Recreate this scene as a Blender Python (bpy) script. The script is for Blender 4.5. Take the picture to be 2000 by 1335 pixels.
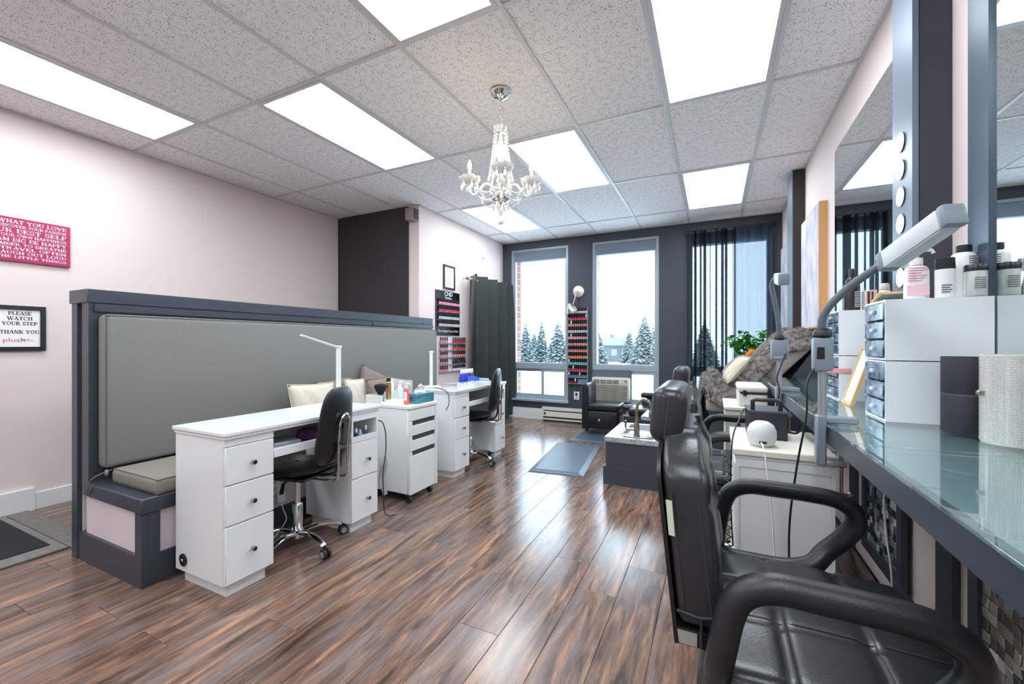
import bpy, bmesh, math, random
from math import sin, cos, pi, radians, sqrt, atan2
from mathutils import Vector, Matrix

for o in list(bpy.data.objects):
    bpy.data.objects.remove(o, do_unlink=True)
SC = bpy.context.scene
COL = SC.collection
random.seed(7)

# ------------------------------------------------------------------ camera
CAM_H = 1.175
cam = bpy.data.cameras.new('camera')
cam.sensor_width = 36.0
cam.sensor_fit = 'HORIZONTAL'
cam.lens = 816.0 / 2000.0 * 36.0
cam.shift_y = 0.001
cam.clip_start = 0.02
cam.clip_end = 500
cam_o = bpy.data.objects.new('camera', cam)
cam_o.location = (0, 0, CAM_H)
cam_o.rotation_euler = (radians(90), 0, math.atan(394.0 / 816.0))
COL.objects.link(cam_o)
SC.camera = cam_o

# ------------------------------------------------------------------ colour management
vs = SC.view_settings
vs.view_transform = 'Standard'
vs.look = 'None'
vs.gamma = 1.0
vs.use_curve_mapping = False
vs.exposure = 0.55
try:
    SC.display_settings.display_device = 'sRGB'
except Exception:
    pass

# ------------------------------------------------------------------ world: bright overcast winter sky
W = bpy.data.worlds.new('overcast_sky')
SC.world = W
W.use_nodes = True
wn = W.node_tree
for n in list(wn.nodes):
    wn.nodes.remove(n)
w_out = wn.nodes.new('ShaderNodeOutputWorld')
w_bg = wn.nodes.new('ShaderNodeBackground')
w_bg.inputs['Color'].default_value = (0.70, 0.85, 1.0, 1)
w_bg.inputs['Strength'].default_value = 6.2
wn.links.new(w_bg.outputs[0], w_out.inputs['Surface'])

LAMP_STRENGTH = 9.0      # ceiling light diffusers

# ------------------------------------------------------------------ materials
MATS = {}
def srgb(r, g=None, b=None):
    if g is None:
        r, g, b = r
    def f(c):
        c = c / 255.0
        return c / 12.92 if c <= 0.04045 else ((c + 0.055) / 1.055) ** 2.4
    return (f(r), f(g), f(b), 1.0)

def _base(name):
    m = bpy.data.materials.new(name)
    m.use_nodes = True
    nt = m.node_tree
    bs = nt.nodes.get('Principled BSDF')
    return m, nt, bs

def mat(name, col, rough=0.5, metal=0.0, var=0.0, vscale=8.0, bump=0.0, bscale=60.0, spec=0.5,
        stretch=None, coat=0.0, emit=None, estr=0.0, sheen=0.0, trans=0.0, alpha=None, col2=None):
    if name in MATS:
        return MATS[name]
    m, nt, bs = _base(name)
    L = nt.links
    c = srgb(*col) if len(col) == 3 else col
    bs.inputs['Base Color'].default_value = c
    bs.inputs['Roughness'].default_value = rough
    bs.inputs['Metallic'].default_value = metal
    bs.inputs['Specular IOR Level'].default_value = spec
    if coat:
        bs.inputs['Coat Weight'].default_value = coat
        bs.inputs['Coat Roughness'].default_value = 0.08
    if sheen:
        bs.inputs['Sheen Weight'].default_value = sheen
    if trans:
        bs.inputs['Transmission Weight'].default_value = trans
    if emit:
        bs.inputs['Emission Color'].default_value = srgb(*emit)
        bs.inputs['Emission Strength'].default_value = estr
    tc = None
    def coords():
        nonlocal tc
        if tc is None:
            t = nt.nodes.new('ShaderNodeTexCoord')
            mp = nt.nodes.new('ShaderNodeMapping')
            L.new(t.outputs['Object'], mp.inputs['Vector'])
            if stretch:
                mp.inputs['Scale'].default_value = stretch
            tc = mp
        return tc.outputs['Vector']
    if var > 0 or col2:
        nz = nt.nodes.new('ShaderNodeTexNoise')
        nz.inputs['Scale'].default_value = vscale
        nz.inputs['Detail'].default_value = 4
        L.new(coords(), nz.inputs['Vector'])
        mx = nt.nodes.new('ShaderNodeMix')
        mx.data_type = 'RGBA'
        c2 = srgb(*col2) if col2 else tuple(min(1, x * (1 + var)) for x in c[:3]) + (1,)
        c1 = c if col2 else tuple(x * (1 - var) for x in c[:3]) + (1,)
        mx.inputs['A'].default_value = c1
        mx.inputs['B'].default_value = c2
        rp = nt.nodes.new('ShaderNodeValToRGB')
        rp.color_ramp.elements[0].position = 0.35
        rp.color_ramp.elements[1].position = 0.65
        L.new(nz.outputs['Fac'], rp.inputs['Fac'])
        L.new(rp.outputs['Color'], mx.inputs['Factor'])
        L.new(mx.outputs['Result'], bs.inputs['Base Color'])
    if bump > 0:
        nz2 = nt.nodes.new('ShaderNodeTexNoise')
        nz2.inputs['Scale'].default_value = bscale
        nz2.inputs['Detail'].default_value = 3
        L.new(coords(), nz2.inputs['Vector'])
        bp = nt.nodes.new('ShaderNodeBump')
        bp.inputs['Strength'].default_value = bump
        bp.inputs['Distance'].default_value = 0.004
        L.new(nz2.outputs['Fac'], bp.inputs['Height'])
        L.new(bp.outputs['Normal'], bs.inputs['Normal'])
    MATS[name] = m
    return m

def mat_glass(name, tint=(0.93, 0.97, 0.97), refl=0.9, rough=0.02, base=0.04):
    """thin pane: see-through with a fresnel reflection"""
    if name in MATS:
        return MATS[name]
    m = bpy.data.materials.new(name)
    m.use_nodes = True
    nt = m.node_tree
    for n in list(nt.nodes):
        nt.nodes.remove(n)
    out = nt.nodes.new('ShaderNodeOutputMaterial')
    tr = nt.nodes.new('ShaderNodeBsdfTransparent')
    tr.inputs['Color'].default_value = (*tint, 1)
    gl = nt.nodes.new('ShaderNodeBsdfGlossy')
    gl.inputs['Roughness'].default_value = rough
    gl.inputs['Color'].default_value = (refl, refl, refl, 1)
    lw = nt.nodes.new('ShaderNodeLayerWeight')          # Schlick fresnel, the same from both sides of the pane
    pw = nt.nodes.new('ShaderNodeMath'); pw.operation = 'POWER'; pw.inputs[1].default_value = 5.0
    lw.inputs['Blend'].default_value = 0.5
    nt.links.new(lw.outputs['Facing'], pw.inputs[0])
    fr = nt.nodes.new('ShaderNodeMath'); fr.operation = 'MULTIPLY_ADD'
    fr.inputs[1].default_value = 1.0 - base; fr.inputs[2].default_value = base
    nt.links.new(pw.outputs[0], fr.inputs[0])
    mx = nt.nodes.new('ShaderNodeMixShader')
    nt.links.new(fr.outputs[0], mx.inputs['Fac'])
    nt.links.new(tr.outputs[0], mx.inputs[1])
    nt.links.new(gl.outputs[0], mx.inputs[2])
    nt.links.new(mx.outputs[0], out.inputs['Surface'])
    MATS[name] = m
    return m

def mat_cloth(name, col, weave=420.0, rough=0.9, var=0.10, see=0.0, sheen=0.0):
    """woven cloth: two crossed wave textures; see > 0 lets part of the light straight through (a sheer)"""
    if name in MATS:
        return MATS[name]
    m, nt, bs = _base(name)
    L = nt.links
    c = srgb(*col)
    bs.inputs['Roughness'].default_value = rough
    bs.inputs['Specular IOR Level'].default_value = 0.2
    if sheen:
        bs.inputs['Sheen Weight'].default_value = sheen
        bs.inputs['Sheen Roughness'].default_value = 0.25
    t = nt.nodes.new('ShaderNodeTexCoord')
    nz = nt.nodes.new('ShaderNodeTexNoise')
    mp = nt.nodes.new('ShaderNodeMapping')
    mp.inputs['Scale'].default_value = (1, 0.12, 1)
    L.new(t.outputs['Object'], mp.inputs['Vector'])
    L.new(mp.outputs[0], nz.inputs['Vector'])
    nz.inputs['Scale'].default_value = weave
    nz.inputs['Detail'].default_value = 2
    mx = nt.nodes.new('ShaderNodeMix')
    mx.data_type = 'RGBA'
    mx.inputs['A'].default_value = tuple(x * (1 - var) for x in c[:3]) + (1,)
    mx.inputs['B'].default_value = tuple(min(1, x * (1 + var)) for x in c[:3]) + (1,)
    L.new(nz.outputs['Fac'], mx.inputs['Factor'])
    L.new(mx.outputs['Result'], bs.inputs['Base Color'])
    bp = nt.nodes.new('ShaderNodeBump')
    bp.inputs['Strength'].default_value = 0.25
    bp.inputs['Distance'].default_value = 0.002
    L.new(nz.outputs['Fac'], bp.inputs['Height'])
    L.new(bp.outputs['Normal'], bs.inputs['Normal'])
    if see > 0:
        out = nt.nodes.get('Material Output')
        tr = nt.nodes.new('ShaderNodeBsdfTransparent')
        tr.inputs['Color'].default_value = (0.93, 0.96, 1.0, 1)
        tl = nt.nodes.new('ShaderNodeBsdfTranslucent')
        tl.inputs['Color'].default_value = tuple(min(1, x * 3 + 0.02) for x in c[:3]) + (1,)
        a = nt.nodes.new('ShaderNodeMixShader')
        a.inputs['Fac'].default_value = 0.4
        L.new(bs.outputs[0], a.inputs[1])
        L.new(tl.outputs[0], a.inputs[2])
        b = nt.nodes.new('ShaderNodeMixShader')
        b.inputs['Fac'].default_value = see
        L.new(a.outputs[0], b.inputs[1])
        L.new(tr.outputs[0], b.inputs[2])
        L.new(b.outputs[0], out.inputs['Surface'])
    MATS[name] = m
    return m

def mat_emit(name, col, strength):
    if name in MATS:
        return MATS[name]
    m = bpy.data.materials.new(name)
    m.use_nodes = True
    nt = m.node_tree
    for n in list(nt.nodes):
        nt.nodes.remove(n)
    out = nt.nodes.new('ShaderNodeOutputMaterial')
    e = nt.nodes.new('ShaderNodeEmission')
    e.inputs['Color'].default_value = srgb(*col)
    e.inputs['Strength'].default_value = strength
    nt.links.new(e.outputs[0], out.inputs['Surface'])
    MATS[name] = m
    return m

# ------------------------------------------------------------------ mesh builder
class MB:
    def __init__(self):
        self.v, self.f, self.m = [], [], []
        self.xf = None
    def add(self, vs_, fs_, m=0):
        o = len(self.v)
        if self.xf is not None:
            vs_ = [tuple(self.xf @ Vector(p)) for p in vs_]
        self.v.extend(tuple(p) for p in vs_)
        self.f.extend(tuple(i + o for i in f) for f in fs_)
        self.m.extend([m] * len(fs_))
        return self
    def box(self, a, b, m=0):
        x0, y0, z0 = [min(p, q) for p, q in zip(a, b)]
        x1, y1, z1 = [max(p, q) for p, q in zip(a, b)]
        return self.add([(x0, y0, z0), (x1, y0, z0), (x1, y1, z0), (x0, y1, z0),
                         (x0, y0, z1), (x1, y0, z1), (x1, y1, z1), (x0, y1, z1)],
                        [(0, 3, 2, 1), (4, 5, 6, 7), (0, 1, 5, 4), (1, 2, 6, 5), (2, 3, 7, 6), (3, 0, 4, 7)], m)
    def _bm(self, bm, m=0):
        bm.verts.index_update()
        self.add([tuple(q.co) for q in bm.verts], [tuple(q.index for q in f.verts) for f in bm.faces], m)
        bm.free()
        return self
    def rbox(self, a, b, r=0.01, seg=2, m=0):
        bm = bmesh.new()
        bmesh.ops.create_cube(bm, size=1.0)
        c = [(p + q) / 2 for p, q in zip(a, b)]
        s = [abs(q - p) for p, q in zip(a, b)]
        for q in bm.verts:
            q.co = Vector((c[0] + q.co.x * s[0], c[1] + q.co.y * s[1], c[2] + q.co.z * s[2]))
        bmesh.ops.bevel(bm, geom=list(bm.edges), offset=min(r, min(s) * 0.49), segments=seg, profile=0.5, affect='EDGES')
        return self._bm(bm, m)
    def prism(self, poly, axis, lo, hi, m=0, r=0.0, seg=2):
        """poly of 2D points extruded along axis: 'x' -> (y,z), 'y' -> (x,z), 'z' -> (x,y)"""
        def P(p, t):
            return {'x': (t, p[0], p[1]), 'y': (p[0], t, p[1]), 'z': (p[0], p[1], t)}[axis]
        n = len(poly)
        vs_ = [P(p, lo) for p in poly] + [P(p, hi) for p in poly]
        fs_ = [tuple(range(n - 1, -1, -1)), tuple(range(n, 2 * n))] + [(i, (i + 1) % n, n + (i + 1) % n, n + i) for i in range(n)]
        if r <= 0:
            return self.add(vs_, fs_, m)
        bm = bmesh.new()
        bv = [bm.verts.new(p) for p in vs_]
        for f in fs_:
            bm.faces.new([bv[i] for i in f])
        bmesh.ops.recalc_face_normals(bm, faces=bm.faces)
        bmesh.ops.bevel(bm, geom=list(bm.edges), offset=r, segments=seg, profile=0.5, affect='EDGES', clamp_overlap=True)
        return self._bm(bm, m)
    def cyl(self, p0, p1, r0, r1=None, n=16, m=0, caps=True):
        r1 = r0 if r1 is None else r1
        return self.tube([p0, p1], [r0, r1], n, m, caps=caps)
    def tube(self, pts, r, n=8, m=0, caps=True, closed=False, flat=1.0, up=None):
        pts = [Vector(p) for p in pts]
        k = len(pts)
        rs = r if isinstance(r, (list, tuple)) else [r] * k
        vs_, fs_ = [], []
        t0 = None
        for i in range(k):
            if closed:
                t = (pts[(i + 1) % k] - pts[i - 1])
            else:
                t = (pts[min(i + 1, k - 1)] - pts[max(i - 1, 0)])
            t = t.normalized() if t.length > 1e-9 else Vector((0, 0, 1))
            if t0 is None:
                a = Vector(up) if up else (Vector((0, 0, 1)) if abs(t.z) < 0.9 else Vector((1, 0, 0)))
                nrm = (a - t * a.dot(t)).normalized()
            else:
                q = t0.rotation_difference(t)
                nrm = (q @ nrm)
                nrm = (nrm - t * nrm.dot(t)).normalized()
            t0 = t
            bi = t.cross(nrm)
            for j in range(n):
                a = 2 * pi * j / n
                vs_.append(pts[i] + nrm * (cos(a) * rs[i] * flat) + bi * (sin(a) * rs[i]))
        kk = k if closed else k - 1
        for i in range(kk):
            for j in range(n):
                a, b = i * n + j, i * n + (j + 1) % n
                c, d = ((i + 1) % k) * n + (j + 1) % n, ((i + 1) % k) * n + j
                fs_.append((a, b, c, d))
        if caps and not closed:
            fs_.append(tuple(range(n - 1, -1, -1)))
            fs_.append(tuple(range((k - 1) * n, k * n)))
        return self.add(vs_, fs_, m)
    def lathe(self, prof, c=(0, 0, 0), n=20, m=0, axis='z', sx=1.0, sy=1.0):
        vs_, fs_ = [], []
        k = len(prof)
        for r, z in prof:
            r = max(r, 1e-5)
            for j in range(n):
                a = 2 * pi * j / n
                x, y = r * cos(a) * sx, r * sin(a) * sy
                if axis == 'z': p = (c[0] + x, c[1] + y, c[2] + z)
                elif axis == 'x': p = (c[0] + z, c[1] + x, c[2] + y)
                else: p = (c[0] + x, c[1] + z, c[2] + y)
                vs_.append(p)
        for i in range(k - 1):
            for j in range(n):
                fs_.append((i * n + j, i * n + (j + 1) % n, (i + 1) * n + (j + 1) % n, (i + 1) * n + j))
        fs_.append(tuple(range(n - 1, -1, -1)))
        fs_.append(tuple(range((k - 1) * n, k * n)))
        return self.add(vs_, fs_, m)
    def ball(self, c, r, n=10, k=6, m=0, s=(1, 1, 1)):
        prof = [(sin(pi * i / k) , -cos(pi * i / k)) for i in range(k + 1)]
        vs_, fs_ = [], []
        for pr, pz in prof:
            for j in range(n):
                a = 2 * pi * j / n
                vs_.append((c[0] + r * s[0] * pr * cos(a), c[1] + r * s[1] * pr * sin(a), c[2] + r * s[2] * pz))
        for i in range(k):
            for j in range(n):
                fs_.append((i * n + j, i * n + (j + 1) % n, (i + 1) * n + (j + 1) % n, (i + 1) * n + j))
        return self.add(vs_, fs_, m)
    def grid(self, fn, nu, nv, m=0, close_u=False):
        vs_ = [fn(i / (nu if close_u else nu - 1), j / (nv - 1)) for i in range(nu) for j in range(nv)]
        fs_ = []
        for i in range(nu if close_u else nu - 1):
            for j in range(nv - 1):
                a = i * nv + j
                b = ((i + 1) % nu) * nv + j
                fs_.append((a, b, b + 1, a + 1))
        return self.add(vs_, fs_, m)
    def sheet(self, fn, nu, nv, th=0.004, m=0):
        """a surface with real thickness th"""
        P = [[Vector(fn(i / (nu - 1), j / (nv - 1))) for j in range(nv)] for i in range(nu)]
        N = [[None] * nv for _ in range(nu)]
        for i in range(nu):
            for j in range(nv):
                du = P[min(i + 1, nu - 1)][j] - P[max(i - 1, 0)][j]
                dv = P[i][min(j + 1, nv - 1)] - P[i][max(j - 1, 0)]
                q = du.cross(dv)
                N[i][j] = q.normalized() if q.length > 1e-9 else Vector((0, 0, 1))
        vs_ = [P[i][j] + N[i][j] * th / 2 for i in range(nu) for j in range(nv)] + \
              [P[i][j] - N[i][j] * th / 2 for i in range(nu) for j in range(nv)]
        o = nu * nv
        fs_ = []
        for i in range(nu - 1):
            for j in range(nv - 1):
                a, b, c, d = i * nv + j, (i + 1) * nv + j, (i + 1) * nv + j + 1, i * nv + j + 1
                fs_.append((a, b, c, d))
                fs_.append((o + d, o + c, o + b, o + a))
        for i in range(nu - 1):
            a, b = i * nv, (i + 1) * nv
            fs_.append((a, o + a, o + b, b))
            a, b = i * nv + nv - 1, (i + 1) * nv + nv - 1
            fs_.append((a, b, o + b, o + a))
        for j in range(nv - 1):
            a, b = j, j + 1
            fs_.append((a, b, o + b, o + a))
            a, b = (nu - 1) * nv + j, (nu - 1) * nv + j + 1
            fs_.append((a, o + a, o + b, b))
        return self.add(vs_, fs_, m)
    def build(self, name, mats, parent=None, world=False, sharp=40, smooth=True, loc=None, rot=None):
        me = bpy.data.meshes.new(name)
        vs_ = self.v
        if world and parent is not None:
            L = wloc(parent)
            vs_ = [(p[0] - L[0], p[1] - L[1], p[2] - L[2]) for p in vs_]
        me.from_pydata(vs_, [], self.f)
        if not isinstance(mats, (list, tuple)):
            mats = [mats]
        for q in mats:
            me.materials.append(q)
        if len(mats) > 1:
            me.polygons.foreach_set('material_index', self.m)
        bm = bmesh.new()
        bm.from_mesh(me)
        bmesh.ops.recalc_face_normals(bm, faces=bm.faces)
        bm.to_mesh(me)
        bm.free()
        if smooth:
            me.polygons.foreach_set('use_smooth', [True] * len(me.polygons))
            me.set_sharp_from_angle(angle=radians(sharp))
        me.update()
        o = bpy.data.objects.new(name, me)
        COL.objects.link(o)
        if parent is not None:
            o.parent = parent
        if loc: o.location = loc
        if rot: o.rotation_euler = rot
        return o

def wloc(o):
    L = Vector((0, 0, 0))
    while o is not None:
        L = L + o.location
        o = o.parent
    return L

def thing(name, label, cat, loc=(0, 0, 0), rotz=0.0, group=None):
    o = bpy.data.objects.new(name, None)
    o.empty_display_size = 0.05
    o.location = loc
    o.rotation_euler = (0, 0, rotz)
    COL.objects.link(o)
    o['label'] = label
    o['category'] = cat
    if group: o['group'] = group
    return o

def tag(o, label, cat, group=None, kind=None):
    o['label'] = label
    o['category'] = cat
    if group: o['group'] = group
    if kind: o['kind'] = kind
    return o

def struct(o, label):
    o['kind'] = 'structure'
    o['label'] = label
    o['category'] = 'room'
    return o

def copy_tree(o, parent=None, loc=None, rotz=None, label=None, kids=None):
    c = o.copy()
    COL.objects.link(c)
    c.parent = parent
    if loc is not None: c.location = loc
    if rotz is not None: c.rotation_euler = (0, 0, rotz)
    if label: c['label'] = label
    for ch in o.children:
        copy_tree(ch, c)
    return c

def recentre(o):
    """put a single-mesh thing's origin at the centre of its base"""
    me = o.data
    xs = [v.co.x for v in me.vertices]; ys = [v.co.y for v in me.vertices]; zs = [v.co.z for v in me.vertices]
    c = Vector(((min(xs) + max(xs)) / 2, (min(ys) + max(ys)) / 2, min(zs)))
    me.transform(Matrix.Translation(-c))
    o.location = c
    return o

def spline(pts, n=6):
    """Catmull-Rom through pts"""
    P = [Vector(p) for p in pts]
    out = []
    for i in range(len(P) - 1):
        a, b, c, d = P[max(i - 1, 0)], P[i], P[i + 1], P[min(i + 2, len(P) - 1)]
        for k in range(n):
            t = k / n
            out.append(0.5 * ((2 * b) + (c - a) * t + (2 * a - 5 * b + 4 * c - d) * t * t + (3 * b - a - 3 * c + d) * t ** 3))
    out.append(P[-1])
    return out
# ================================================================== THE ROOM
XL, XJ, XR = -4.34, -3.06, 0.75        # left wall, jogged wall, right wall
YB, YJ, YF = -3.1, 3.87, 6.0           # back wall, jog, window wall
ZC = 2.761                             # ceiling

def mat_wall():
    return mat('pale_pink_paint', (228, 213, 209), 0.75, var=0.015, vscale=1.6, bump=0.04, bscale=160, spec=0.25)
PINK = mat_wall()
CHAR = mat('charcoal_paint', (62, 67, 76), 0.5, var=0.05, vscale=3, bump=0.06, bscale=140, spec=0.4)
CHARB = mat('brown_charcoal_paint', (57, 52, 54), 0.55, var=0.04, vscale=3, bump=0.05, bscale=140, spec=0.35)
WHITE = mat('white_trim_paint', (226, 228, 226), 0.45, var=0.015)

def mat_planks():
    m, nt, bs = _base('dark_oak_laminate')
    L = nt.links
    t = nt.nodes.new('ShaderNodeTexCoord')
    oi = nt.nodes.new('ShaderNodeObjectInfo')
    ad = nt.nodes.new('ShaderNodeVectorMath'); ad.operation = 'ADD'
    sc = nt.nodes.new('ShaderNodeMath'); sc.operation = 'MULTIPLY'; sc.inputs[1].default_value = 37.0
    L.new(oi.outputs['Random'], sc.inputs[0])
    cb = nt.nodes.new('ShaderNodeCombineXYZ')
    L.new(sc.outputs[0], cb.inputs[0]); L.new(sc.outputs[0], cb.inputs[1]); L.new(sc.outputs[0], cb.inputs[2])
    L.new(t.outputs['Object'], ad.inputs[0]); L.new(cb.outputs[0], ad.inputs[1])
    def noise(sx, sy, scale, detail, rough=0.55, dist=0.0):
        mp = nt.nodes.new('ShaderNodeMapping')
        mp.inputs['Scale'].default_value = (sx, sy, 1)
        L.new(ad.outputs[0], mp.inputs['Vector'])
        n = nt.nodes.new('ShaderNodeTexNoise')
        n.inputs['Scale'].default_value = scale; n.inputs['Detail'].default_value = detail
        n.inputs['Roughness'].default_value = rough; n.inputs['Distortion'].default_value = dist
        L.new(mp.outputs[0], n.inputs['Vector'])
        return n
    broad = noise(24, 2.6, 1.0, 4, 0.6, 0.8)
    fine = noise(190, 16, 1.0, 4, 0.7)
    grey = noise(14, 2.0, 1.0, 3, 0.5, 0.4)
    r1 = nt.nodes.new('ShaderNodeValToRGB')
    e = r1.color_ramp.elements
    e[0].position = 0.30; e[0].color = srgb(56, 41, 35)
    e[1].position = 0.72; e[1].color = srgb(166, 122, 92)
    for p, c in ((0.42, (86, 64, 54)), (0.52, (112, 84, 70)), (0.60, (130, 98, 78))):
        k = e.new(p); k.color = srgb(*c)
    L.new(broad.outputs['Fac'], r1.inputs['Fac'])
    r2 = nt.nodes.new('ShaderNodeValToRGB')
    r2.color_ramp.elements[0].position = 0.45; r2.color_ramp.elements[0].color = (0, 0, 0, 1)
    r2.color_ramp.elements[1].position = 0.66; r2.color_ramp.elements[1].color = (0.6, 0.6, 0.6, 1)
    L.new(grey.outputs['Fac'], r2.inputs['Fac'])
    mx = nt.nodes.new('ShaderNodeMix'); mx.data_type = 'RGBA'
    mx.inputs['B'].default_value = srgb(104, 97, 97)
    L.new(r2.outputs['Color'], mx.inputs['Factor']); L.new(r1.outputs['Color'], mx.inputs['A'])
    # fine grain and a per-plank tone
    r3 = nt.nodes.new('ShaderNodeMapRange')
    r3.inputs['From Min'].default_value = 0.3; r3.inputs['From Max'].default_value = 0.7
    r3.inputs['To Min'].default_value = 0.76; r3.inputs['To Max'].default_value = 1.20
    L.new(fine.outputs['Fac'], r3.inputs['Value'])
    r4 = nt.nodes.new('ShaderNodeMapRange')
    r4.inputs['To Min'].default_value = 0.98; r4.inputs['To Max'].default_value = 1.42
    L.new(oi.outputs['Random'], r4.inputs['Value'])
    mu = nt.nodes.new('ShaderNodeMath'); mu.operation = 'MULTIPLY'
    L.new(r3.outputs[0], mu.inputs[0]); L.new(r4.outputs[0], mu.inputs[1])
    vm = nt.nodes.new('ShaderNodeVectorMath'); vm.operation = 'SCALE'
    L.new(mx.outputs['Result'], vm.inputs[0]); L.new(mu.outputs[0], vm.inputs['Scale'])
    L.new(vm.outputs[0], bs.inputs['Base Color'])
    rr = nt.nodes.new('ShaderNodeMapRange')
    rr.inputs['To Min'].default_value = 0.14; rr.inputs['To Max'].default_value = 0.26
    L.new(fine.outputs['Fac'], rr.inputs['Value'])
    L.new(rr.outputs[0], bs.inputs['Roughness'])
    bp = nt.nodes.new('ShaderNodeBump'); bp.inputs['Strength'].default_value = 0.10; bp.inputs['Distance'].default_value = 0.001
    L.new(fine.outputs['Fac'], bp.inputs['Height']); L.new(bp.outputs[0], bs.inputs['Normal'])
    bs.inputs['Specular IOR Level'].default_value = 0.75
    return m
PLANK = mat_planks()
SUB = mat('dark_underlay', (36, 27, 23), 0.9)

# floor: base slab + one object per laminate plank
fl = MB().box((XL - .1, YB - .1, -0.14), (XR + .1, YF + .3, -0.008)).build('floor', SUB)
struct(fl, 'dark wood laminate floor of staggered planks across the salon')
PW, PL = 0.1876, 1.38
def plank_mesh(w, l):
    g = 0.0006
    b = MB().rbox((-w / 2 + g, -l / 2 + g, -0.008), (w / 2 - g, l / 2 - g, 0.0), 0.0012, 1)
    return b
full = None
known = {-0.3105: 2.25, -0.498: 1.947, -0.6857: 2.18, -0.873: 2.868, -1.061: 1.887, -1.2485: 2.30}
x = -0.217 + PW * 5
cols = []
while x > XL - PW:
    cols.append(x - PW / 2); x -= PW
rnd = random.Random(3)
for cx in cols:
    x0, x1 = max(cx - PW / 2, XL), min(cx + PW / 2, XR)
    if x1 - x0 < 0.02: continue
    off = rnd.random() * PL
    for kx, ky in known.items():
        if abs(kx - cx) < 0.02: off = ky % PL
    y = off - PL * 4
    while y < YF:
        a, b = max(y, YB), min(y + PL, YF)
        y += PL
        if b - a < 0.02: continue
        if x0 < XJ and a > YJ: continue
        if abs((b - a) - PL) < 1e-4 and abs((x1 - x0) - PW) < 1e-4 and full is not None:
            o = bpy.data.objects.new('plank', full); COL.objects.link(o); o.parent = fl
        else:
            o = plank_mesh(x1 - x0, b - a).build('plank', PLANK, fl)
            if abs((b - a) - PL) < 1e-4 and abs((x1 - x0) - PW) < 1e-4: full = o.data
        o.location = ((x0 + x1) / 2, (a + b) / 2, 0)

# walls
wl = MB().box((XL - .12, YB, 0), (XL, YJ, ZC + .1)).build('wall_left', PINK)
struct(wl, 'long pale pink left wall with framed signs')
wj = MB().box((XL - .12, YJ, 0), (XJ, YF, ZC + .1)).build('wall_jog', PINK)
struct(wj, 'pale pink wall jutting into the room beside the windows')
pn = MB().box((XL + .05, YJ - 0.03, 0), (-3.205, YJ, ZC - .002)).build('dark_panel', CHARB, wj)
pn['label'] = 'dark brown painted panel'
pn = MB().box((XL, YJ - 0.012, 0), (XL + .05, YJ, ZC - .002)).build('shadow_gap_strip', mat('gap_shade_black', (30, 29, 32), .6), wj)  # shadow gap left of the panel, its shade put in as near-black colour
wr = MB().box((XR, YB, 0), (XR + .12, YF, ZC + .1)).build('wall_right', PINK)
struct(wr, 'pale pink right wall behind the mirrors and counter')
wb = MB().box((XL - .12, YB - .12, 0), (XR + .12, YB, ZC + .1)).build('wall_back', PINK)
struct(wb, 'pale pink back wall behind the viewer')

# window wall with three openings; outer leaf is brick
WINS = [(-2.92, -1.965, 0.30, 2.65), (-1.605, -0.672, 0.30, 2.645), (-0.318, 0.655, 0.30, 2.655)]
def wall_with_holes(y0, y1, holes, z1, xa=XL - .12, xb=XR + .12):
    b = MB(); x = xa
    for (a, c, lo, hi) in holes:
        b.box((x, y0, -0.05), (a, y1, z1)); b.box((a, y0, -0.05), (c, y1, lo)); b.box((a, y0, hi), (c, y1, z1)); x = c
    b.box((x, y0, -0.05), (xb, y1, z1))
    return b
wf = wall_with_holes(YF, YF + .14, WINS, ZC + .1).build('wall_far', CHAR)
struct(wf, 'charcoal painted window wall at the far end')
def mat_brick():
    m, nt, bs = _base('red_brown_brick')
    t = nt.nodes.new('ShaderNodeTexCoord'); b = nt.nodes.new('ShaderNodeTexBrick')
    mp = nt.nodes.new('ShaderNodeMapping'); mp.inputs['Rotation'].default_value = (radians(90), 0, radians(90))
    nt.links.new(t.outputs['Object'], mp.inputs['Vector']); nt.links.new(mp.outputs[0], b.inputs['Vector'])
    b.inputs['Scale'].default_value = 4.6
    b.inputs['Color1'].default_value = srgb(150, 112, 100); b.inputs['Color2'].default_value = srgb(120, 88, 80)
    b.inputs['Mortar'].default_value = srgb(190, 185, 180)
    nt.links.new(b.outputs['Color'], bs.inputs['Base Color']); bs.inputs['Roughness'].default_value = .9
    return m
wo = wall_with_holes(YF + .14, YF + .36, [(a + .015, c - .015, lo, hi) for a, c, lo, hi in WINS], ZC + .3).build('brick_facing', mat_brick(), wf)
# roof overhang outside, seen at the top of the panes
so = MB().box((XL - 1, YF + .36, 2.64), (XR + 1.5, YF + .98, 2.80)).build('soffit', mat('grey_soffit', (74, 82, 92), .8), wf)

# baseboards
bb = MB()
for (y0, y1, x) in ((YB, YJ, XL),):
    bb.box((x, 1.19, 0), (x + .018, y1 - .03, 0.115)); bb.box((x, y0, 0), (x + .03, 1.19, 0.155))
struct(bb.build('baseboard_left', WHITE), 'white baseboard along the left wall, stepped in height')
struct(MB().box((XJ, YF - .016, 0), (-0.36, YF, 0.165)).build('baseboard_far', WHITE), 'white baseboard under the windows')
struct(MB().box((XR - .016, 0.2, 0), (XR, 3.3, 0.10)).build('baseboard_right', PINK), 'pink baseboard low on the right wall under the counter')
struct(MB().box((XJ, YJ + .01, 0), (XJ + .016, YF - .016, 0.12)).build('baseboard_jog', WHITE), 'white baseboard on the jutting wall by the curtain')

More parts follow.
